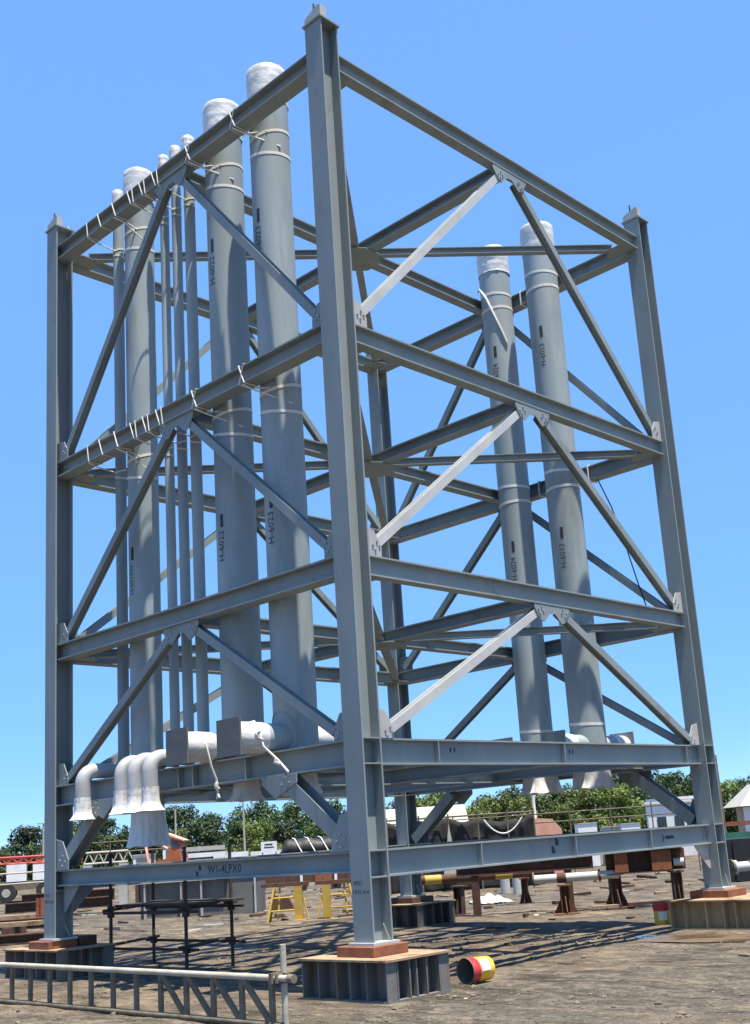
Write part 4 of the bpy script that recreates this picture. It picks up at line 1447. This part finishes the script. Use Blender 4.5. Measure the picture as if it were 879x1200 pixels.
MB().tube([tuple(p0 + nn * .16 + Vector((0, 0, 2.22))), tuple(p1 + nn * .16 + Vector((0, 0, 2.2)))], 0.028, 8).build('top_rail', M['galv_dark'], t)
pts = []
for k in range(13):
    f = 0.66 + 0.26 * k / 12
    q = p0 + (p1 - p0) * f + nn * 0.30
    pts.append((q.x, q.y, 2.05 - 0.45 * (1 - (2 * k / 12 - 1) ** 2)))
MB().tube(pts, 0.025, 6).build('rope', M['rope'], t)
q = p0 + (p1 - p0) * 0.42 + nn * 0.34
o = MB().prism([(-.28, 0.3), (.24, 0.3), (.1, 1.3), (.0, 2.0), (-.08, 1.4)], 0.05, (q.x, q.y, 0), d, ZV).build('hanging_cloth', M['concrete'])
tag(o, 'pale grey cloth hanging on the dark shade net', 'cloth')
mb = MB()
mb.prism([(-0.55, 0), (0.60, 0), (0.52, 1.62), (0.25, 1.95), (-0.45, 2.02), (-0.55, 1.9)], 0.7, (21.35, 13.72, 0), (0.64, -0.77, 0), ZV)
tag(mb.build('orange_cover', M['peach']), 'faded orange sheet cover at the right end of the dark shade net', 'cover')

# long white roof, cabins, shed
t = thing('white_roof_building', 'long low building with white roof behind the dark shade net', 'building', (36.0, 32.4, 0), R(-46))
local(MB().box((-3.5, 0, 0), (1.9, 3.6, 2.2)), 'wall', M['cream'], t)
local(MB().prism([(-0.2, 2.2), (0.0, 2.15), (4.0, 3.25), (3.8, 3.35)], 5.9, (-0.8, -0.2, 0), Y, ZV), 'roof', M['roofing'], t)
for x in (-3.2, -1.4, 0.4, 1.8):
    local(MB().box((x - 0.05, -0.15, 0), (x + 0.05, -0.05, 2.1)), 'post', M['galv'], t)
t = thing('site_cabin', 'white site cabin with two small dark windows behind the right knee brace', 'cabin', (38.4, 19.6, 0), R(-56))
local(MB().box((-0.75, 0, 0), (1.5, 2.4, 2.45)), 'wall', M['white'], t)
local(MB().box((-0.85, -0.1, 2.455), (1.6, 2.5, 2.56)), 'roof', M['white'], t)
for x in (-0.35, 0.45):
    w = local(MB().box((x, -0.03, 1.35), (x + 0.42, -0.005, 1.85)), 'window', M['glass'], t)
    local(MB().box((x - 0.03, -0.045, 1.31), (x + 0.45, -0.006, 1.345)), 'sill', M['galv'], w)
t = thing('white_canopy', 'pale flat canopy on thin posts behind the site cabin', 'canopy', (47.2, 23.6, 0), R(-46))
local(MB().box((-1.6, -0.2, 2.75), (1.4, 2.5, 2.9)), 'roof', M['white'], t)
for x in (-1.4, 1.2):
    for y in (0, 2.3):
        local(MB().box((x - 0.06, y - 0.06, 0), (x + 0.06, y + 0.06, 2.745)), 'post', M['white'], t)
t = thing('tan_shed', 'tan shed with hipped white roof at the right edge', 'shed', (36.3, 13.0, 0), R(-52))
local(MB().box((-1.0, 0.15, 0), (3.5, 3.5, 2.0)), 'wall', M['tan'], t)
rf = MB()
rf.add([(-1.5, -0.3, 2.02), (4.0, -0.3, 2.02), (4.0, 4.0, 2.02), (-1.5, 4.0, 2.02), (-0.55, 1.2, 2.95), (3.0, 1.2, 2.95), (3.0, 2.6, 2.95), (-0.55, 2.6, 2.95)],
       [(0, 1, 5, 4), (1, 2, 6, 5), (2, 3, 7, 6), (3, 0, 4, 7), (4, 5, 6, 7), (3, 2, 1, 0)])
local(rf, 'roof', M['roofing'], t)
local(MB().box((-1.3, 0.0, 0), (-1.02, 0.14, 1.98)), 'pillar', M['white'], t)
local(MB().box((-0.5, 0.10, 1.65), (3.0, 0.145, 1.9)), 'window_band', M['glass'], t)
for k in range(6):
    local(MB().box((0.2 + 0.25 * k, -0.02, 1.0), (0.36 + 0.25 * k, 0.12, 1.18)), 'crate', M['darkrust'], t)
t = thing('dark_container', 'black open container under a red beam at the right edge behind the column', 'container', (18.3, 5.0, 0), R(-52))
local(MB().box((-0.95, 0.2, 0), (2.5, 2.0, 1.05)), 'container_body', M['black'], t)
for k in range(5):
    local(MB().box((-0.9 + 0.5 * k, 0.15, 0.02), (-0.82 + 0.5 * k, 0.195, 1.03)), 'rib', M['black'], t)
o = MB().prism([(-0.1, -0.06), (0.1, -0.06), (0.1, 0.06), (-0.1, 0.06)], 3.2, (21.9, 6.2, 1.42), (0.72, 0.69, 0), ZV).build('red_beam', M['rust'])
tag(o, 'red-brown steel beam in front of the tan shed at the right edge', 'steel beam')
o = MB().prism([(-0.08, -0.08), (0.08, -0.08), (0.08, 0.08), (-0.08, 0.08)], 2.6, (20.75, 5.85, 1.11), (0.72, 0.69, 0), ZV).build('green_beam', M['green'])
tag(o, 'green steel beam just below the red-brown one at the right edge', 'steel beam')
mb = MB()
for (x, y, z0, z1) in ((20.9, 7.15, 0, 1.3), (23.0, 5.2, 0, 1.3)):
    pass

# low white clutter along the far side of the yard
wl = [(24.6, 34.5), (25.9, 33.4), (27.2, 32.3), (28.5, 31.2)]
for k, (x, y) in enumerate(wl):
    mb = MB()
    obox(mb, (x, y), R(-40), 1.6, 0.4, 0, 1.62 - 0.04 * (k % 2))
    tag(mb.build('concrete_barrier', M['white']), ('whitewashed barrier block at the left end of the far row', 'second whitewashed barrier block from the left in the far row', 'third whitewashed barrier block in the far row, beside the black tarpaulin', 'whitewashed barrier block at the right end of the far row behind the near front column')[k], 'barrier', 'white barrier blocks in the far row')
t = thing('notice_board', 'small white notice board standing above the white barrier row', 'notice board', (25.0, 32.2, 0), R(-40))
local(MB().box((-0.36, -0.02, 1.5), (0.36, 0.02, 1.98)), 'board', M['white'], t)
for x in (-0.3, 0.3):
    local(MB().box((x - 0.03, 0.022, 0), (x + 0.03, 0.07, 1.95)), 'post', M['galv'], t)
mb = MB()
mb.prism([(-0.22, 1.70), (0.22, 1.70), (0.22, 1.75), (-0.22, 1.75)], 0.004, (0, -0.0245, 0), X, ZV)
mb.prism([(-0.2, 1.82), (0.16, 1.82), (0.16, 1.88), (-0.2, 1.88)], 0.004, (0, -0.0245, 0), X, ZV)
local(mb, 'print', M['ink'], t)
# tarpaulin-covered stack
t = thing('covered_stack', 'stack under a black tarpaulin beyond the white barrier row', 'covered stack', (24.2, 28.2, 0), R(-42))
mb = MB()
NI, NJ = 34, 12
for j in range(NJ):
    for i in range(NI):
        u = (i / (NI - 1) - .5) * 2.9
        v = (j / (NJ - 1) - .5) * 1.9
        e = min(1, (1 - abs(u) / 1.45) * 5) * min(1, (1 - abs(v) / 0.95) * 4)
        h = 1.40 + max(0, e) * (0.46 + 0.05 * noise.noise(Vector((u * 1.2, v, 1))) + 0.10 * abs(math.sin(u * 3.3 + v * 1.5))) + 0.07 * abs(noise.noise(Vector((u * 4, v * 4, 4))))
        mb.v.append((u, v, h))
for j in range(NJ - 1):
    for i in range(NI - 1):
        a = j * NI + i
        mb.f.append([a, a + 1, a + NI + 1, a + NI])
mb.s = [True] * len(mb.f)
mb.mi = [0] * len(mb.f)
o = local(mb, 'tarpaulin', M['black'], t)
sol = o.modifiers.new('thickness', 'SOLIDIFY')
sol.thickness = 0.02
local(MB().box((-1.3, -0.8, 0), (1.3, 0.8, 1.385)), 'stack', M['concrete'], t)
for u in (-0.8, -0.25, 0.3, 0.85):  # pale tubes stand in for the sheen along the tarpaulin's folds
    local(MB().tube([(u + 0.28, -0.98, 1.42), (u + 0.12, -0.84, 1.72), (u, -0.6, 1.97), (u - 0.12, 0.2, 2.02)], 0.026, 6), 'fold_sheen', M['rope'], t)
# pale sheets, white lattice and boxes
t = thing('sheet_stack', 'stack of pale sheets at the far side, right of the orange excavator', 'stack', (20.6, 31.4, 0), R(-42))
for k in range(7):
    local(MB().box((-1.1 + 0.05 * (k % 3), -0.6, 0.2 + 0.26 * k), (1.0 + 0.09 * (k % 2), 0.6, 0.38 + 0.26 * k)), 'sheet', M['white'] if k % 2 else M['concrete'], t)
t = thing('white_lattice', 'white steel lattice section lying behind the knee brace at left', 'lattice', (14.6, 29.1, 0), R(-42))
for z in (1.55, 1.95):
    local(MB().tube([(-0.75, 0, z), (0.85, 0, z)], 0.035, 8), 'chord', M['concrete'], t)
for k in range(5):
    x = -0.75 + 0.36 * k
    local(MB().tube([(x, 0, 1.55), (x + 0.18, 0, 1.95)], 0.022, 8), 'diagonal', M['concrete'], t)
    local(MB().tube([(x + 0.18, 0, 1.95), (x + 0.36, 0, 1.55)], 0.022, 8), 'diagonal', M['concrete'], t)
for x in (-0.6, 0.7):
    local(MB().box((x - 0.15, -0.2, 0), (x + 0.15, 0.2, 1.495)), 'support', M['concrete'], t)
for k, (x, y, w, h, m, lab) in enumerate(((15.8, 28.3, 0.7, 1.72, 'white', 'white crate beside the white lattice section'), (16.7, 27.8, 0.6, 2.0, 'white', 'taller white crate left of the orange excavator'),
                                          (32.0, 19.6, 0.8, 1.75, 'white', 'white box behind the galvanised railing, left one'), (32.5, 18.8, 0.6, 1.55, 'concrete', 'grey box behind the galvanised railing, middle one'),
                                          (33.0, 18.1, 0.8, 1.62, 'white', 'white box behind the galvanised railing, right one'), (30.3, 21.6, 1.0, 1.9, 'white', 'white box just right of the orange sheet cover'))):
    t = thing('storage_box', lab, 'box', (x, y, 0), R(-44), 'pale storage boxes in the yard')
    lo = 1.35 if x < 20 else 0.0
    local(MB().box((-w / 2, -w / 2, lo), (w / 2, w / 2, h)), 'box_body', M[m], t)
    if lo:
        for a in (-1, 1):
            local(MB().box((a * w * 0.36 - 0.05, -w * 0.4, 0), (a * w * 0.36 + 0.05, w * 0.4, lo - 0.002)), 'stand', M['darkrust'], t)
    local(MB().box((-w / 2 - 0.03, -w / 2 - 0.03, h + 0.002), (w / 2 + 0.03, w / 2 + 0.03, h + 0.05)), 'lid', M['galv'], t)
    local(MB().box((-w / 2 + .12, -w / 2 - 0.02, lo + (h - lo) * 0.4), (w / 2 - .12, -w / 2 - 0.003, lo + (h - lo) * 0.8)), 'panel', M['boxgrey'], t)

# orange excavator
t = thing('orange_excavator', 'orange excavator with raised arm seen under the left deck', 'excavator', (12.65, 22.2, 0), R(-46))
local(MB().prism([(-0.42, 0.55), (0.46, 0.55), (0.52, 1.2), (0.40, 1.75), (0.10, 1.80), (-0.05, 1.55), (-0.38, 1.5)], 1.2, (0, 0.5, 0), X, ZV), 'body', M['orange'], t)
cb = local(MB().prism([(0.05, 1.805), (0.42, 1.80), (0.36, 2.12), (0.10, 2.16)], 0.8, (0, 0.45, 0), X, ZV), 'cab', M['orange'], t)
local(MB().prism([(0.11, 1.86), (0.36, 1.86), (0.32, 2.06), (0.14, 2.08)], 0.012, (0, 0.042, 0), X, ZV), 'window', M['glass'], cb)
local(MB().prism([(-0.10, 2.30), (0.52, 2.06), (0.53, 2.10), (-0.08, 2.36)], 0.9, (0, 0.45, 0), X, ZV), 'cab_roof', M['peach'], t)
local(MB().tube([(-0.52, -0.35, 1.35), (-0.62, -0.3, 2.0), (-0.40, -0.1, 2.12), (0.0, -0.05, 1.85)], 0.05, 8), 'arm', M['peach'], t)
local(MB().prism([(-0.16, 0), (0.16, 0), (0.22, 0.3), (-0.22, 0.3)], 0.4, (-0.52, -0.40, 1.03), X, ZV), 'bucket', M['darkrust'], t)
for x in (-0.5, 0.42):
    local(MB().prism([(-0.5, 0.0), (0.9, 0.0), (1.15, 0.25), (0.9, 0.52), (-0.5, 0.52), (-0.7, 0.25)], 0.24, (x, 0.3, 0), Y, ZV), 'track', M['rubber'], t)

# crane truck at the left edge
t = thing('crane_truck', 'white truck carrying a folded red lattice crane at the left edge', 'crane truck', (19.4, 43.9, 0), R(-30))
local(MB().box((-1.9, -0.7, 0.55), (2.6, 0.7, 0.95)), 'bed', M['galv_dark'], t)
cb = local(MB().box((-3.2, -0.75, 0.5), (-1.95, 0.75, 1.85)), 'cab', M['white'], t)
local(MB().box((-2.9, -0.775, 1.2), (-2.2, -0.755, 1.7)), 'window', M['glass'], cb)
local(MB().box((-0.9, -0.72, 0.96), (0.0, 0.6, 1.75)), 'counterweight', M['white'], t)
local(MB().box((0.3, -0.72, 0.96), (1.0, 0.6, 1.7)), 'engine_house', M['white'], t)
bmx = MB()
for (yy, zz) in ((-0.45, 1.80), (0.35, 1.80), (-0.45, 2.1), (0.35, 2.1)):
    bmx.tube([(-1.4, yy, zz), (2.6, yy, zz - 0.05)], 0.07, 6)
for k in range(8):
    x = -1.4 + 0.5 * k
    bmx.tube([(x, -0.45, 1.80), (x + 0.25, -0.45, 2.09)], 0.06, 6)
    bmx.tube([(x + 0.25, -0.45, 2.09), (x + 0.5, -0.45, 1.79)], 0.06, 6)
local(bmx, 'boom', M['red'], t)
for x in (-2.7, -0.9, 0.9, 1.9):
    for y in (-0.72, 0.72):
        w = local(MB().tube([(x, y - 0.13, 0.45), (x, y + 0.13, 0.45)], 0.45, 18), 'wheel', M['rubber'], t)
        local(MB().tube([(x, y - 0.14, 0.45), (x, y + 0.14, 0.45)], 0.2, 12), 'rim', M['galv'], w)


# light poles
def light_pole(lab, x, y, h, arm=True, mt='galv'):
    t = thing('light_pole', lab, 'light pole', (x, y, 0), group='thin poles in front of the trees')
    MB().tube([(x, y, -0.1), (x, y, h * .5), (x, y, h)], [0.085, 0.07, 0.05], 10).build('pole', M[mt], t)
    if arm:
        MB().box((x - 0.35, y - 0.09, h), (x + 0.12, y + 0.09, h + 0.07)).build('lamp_head', M['galv'], t)
    return t


light_pole('pale thin pole against the trees left of the left column', 27.2, 56.5, 4.1)
light_pole('pale thin pole against the trees behind the left face of the frame', 37.4, 49.75, 5.0)
light_pole('pale pole against the trees behind the orange excavator', 33.9, 52.2, 4.7)
light_pole('pole against the trees just left of the near front column', 42.5, 45.4, 4.0)
light_pole('slim pale pole rising just left of the orange sheet cover', 21.2, 13.97, 2.9, False, 'rope')
light_pole('dark thin mast rising beside the tan shed', 35.0, 14.75, 4.2, False, 'galv_dark')


# ------------------------------------------------------------------ trees
def crown_mesh(seed, w, h, n_lobes, leaves, mt, leaf=0.30):
    rd = random.Random(seed)
    mb = MB()
    lobes = []
    for k in range(n_lobes):
        f = rd.random() ** 0.8
        z = h * (0.10 + 0.78 * f)
        rad = w * 0.5 * (1.0 - 0.75 * abs(f - 0.38) ** 1.5) * rd.uniform(0.15, 0.85)
        a = rd.uniform(0, 2 * PI)
        s = rd.uniform(0.55, 1.05) * w * 0.19 * (1.15 - 0.45 * f)
        lobes.append((rad * math.cos(a), rad * math.sin(a), z, s))
    tot = sum(l[3] ** 2 for l in lobes)
    for (cx, cy, cz, s) in lobes:
        for k in range(int(leaves * s * s / tot)):
            v = Vector((rd.gauss(0, 1), rd.gauss(0, 1), rd.gauss(0, 1))).normalized()
            q = Vector((cx, cy, cz)) + Vector((v.x, v.y, v.z * 0.8)) * s * rd.uniform(0.55, 1.12)
            if q.z < 0.1:
                continue
            nrm = (v + Vector((rd.gauss(0, .5), rd.gauss(0, .5), rd.gauss(0.25, .5)))).normalized()
            t1 = nrm.orthogonal().normalized()
            t1.rotate(Matrix.Rotation(rd.uniform(0, 6.28), 3, nrm))
            t2 = nrm.cross(t1)
            l = leaf * rd.uniform(0.55, 1.25)
            b = l * rd.uniform(0.4, 0.65)
            mb.v += [tuple(q - t1 * l * .5), tuple(q + t2 * b * .5), tuple(q + t1 * l * .5), tuple(q - t2 * b * .5 + nrm * l * .12)]
            o = len(mb.v) - 4
            mb.f.append([o, o + 1, o + 2, o + 3])
            mb.s.append(False)
            mb.mi.append(0)
    return lobes, mb


def crown_to_mesh(mb, name, mt):
    me = bpy.data.meshes.new(name)
    me.from_pydata(mb.v, [], mb.f)
    me.materials.append(mt)
    me.update()
    return me


tree_kinds = []
for k, (w, h, nl, lv, mt, lab, nm) in enumerate((
        (6.2, 5.2, 30, 5200, M['leaf_dark'], 'dark green rounded tree in the line behind the yard', 'dark_tree'),
        (5.4, 5.6, 26, 4600, M['leaf_mid'], 'mid green taller tree in the line behind the yard', 'green_tree'),
        (5.8, 4.8, 28, 4800, M['leaf_light'], 'yellow-green bushy tree in the line behind the yard', 'bushy_tree'))):
    lobes, mb = crown_mesh(40 + k, w, h, nl, lv, mt)
    cm = crown_to_mesh(mb, 'crown', mt)
    tr = MB().tube([(0, 0, -0.1), (0.08, 0.03, h * 0.25), (-0.05, 0.06, h * 0.5), (0.02, 0, h * 0.78)], [0.22, 0.17, 0.11, 0.04], 9)
    for (cx, cy, cz, s) in lobes[:9]:
        zb = max(0.6, cz * 0.55)
        tr.tube([(0, 0, zb), (cx * 0.5, cy * 0.5, (zb + cz) / 2), (cx, cy, cz)], [0.08, 0.055, 0.02], 6)
    tm = tr.mesh('trunk', M['bark'])
    tree_kinds.append((nm, lab, cm, tm))

# distance, bearing and size of each tree, seen from the yard gate
gate = Vector((-8.938, -9.193, 0))
fwd = Vector((0.7240, 0.6897, 0))
rgt = Vector((0.6897, -0.7240, 0))
rt = random.Random(12)


def tree_height(u):
    pts = [(-40, 4.8), (-30, 5.0), (-24, 5.1), (-17, 5.5), (-13, 5.6), (-9, 5.4), (-3, 5.2), (2, 5.8), (7, 5.1), (12, 5.6), (17, 5.75), (22, 5.6), (27, 5.3), (40, 5.0)]
    for (a, ha), (b, hb) in zip(pts, pts[1:]):
        if a <= u <= b:
            return ha + (hb - ha) * (u - a) / (b - a)
    return 5.0


def plant_tree(u, D, k, s):
    p = gate + fwd * D + rgt * u
    nm, lab, cm, tm = tree_kinds[k]
    t = thing(nm, lab, 'tree', (p.x, p.y, 0), rt.uniform(0, 6.28), 'trees behind the yard: ' + lab.split(' in the line')[0])
    t.scale = (s * rt.uniform(0.92, 1.12), s * rt.uniform(0.92, 1.12), s)
    link_mesh('crown', cm, t)
    link_mesh('trunk', tm, t)


base_h = (5.15, 5.55, 4.75)
u = -38.0
while u < 36:
    k = 2 if (0 < u < 15 and rt.random() < 0.75) else rt.choice((0, 0, 1, 1, 2) if u < 14 else (0, 1, 1, 2))
    D = rt.uniform(84, 92)
    plant_tree(u, D, k, tree_height(u) * (D / 95) / base_h[k] * rt.uniform(0.72, 1.05))
    u += rt.uniform(1.7, 2.4)
u = -40.0
while u < 38:
    k = rt.choice((0, 0, 1))
    D = rt.uniform(95, 104)
    plant_tree(u, D, k, tree_height(u) * (D / 95) / base_h[k] * rt.uniform(0.90, 1.08))
    u += rt.uniform(2.8, 3.8)
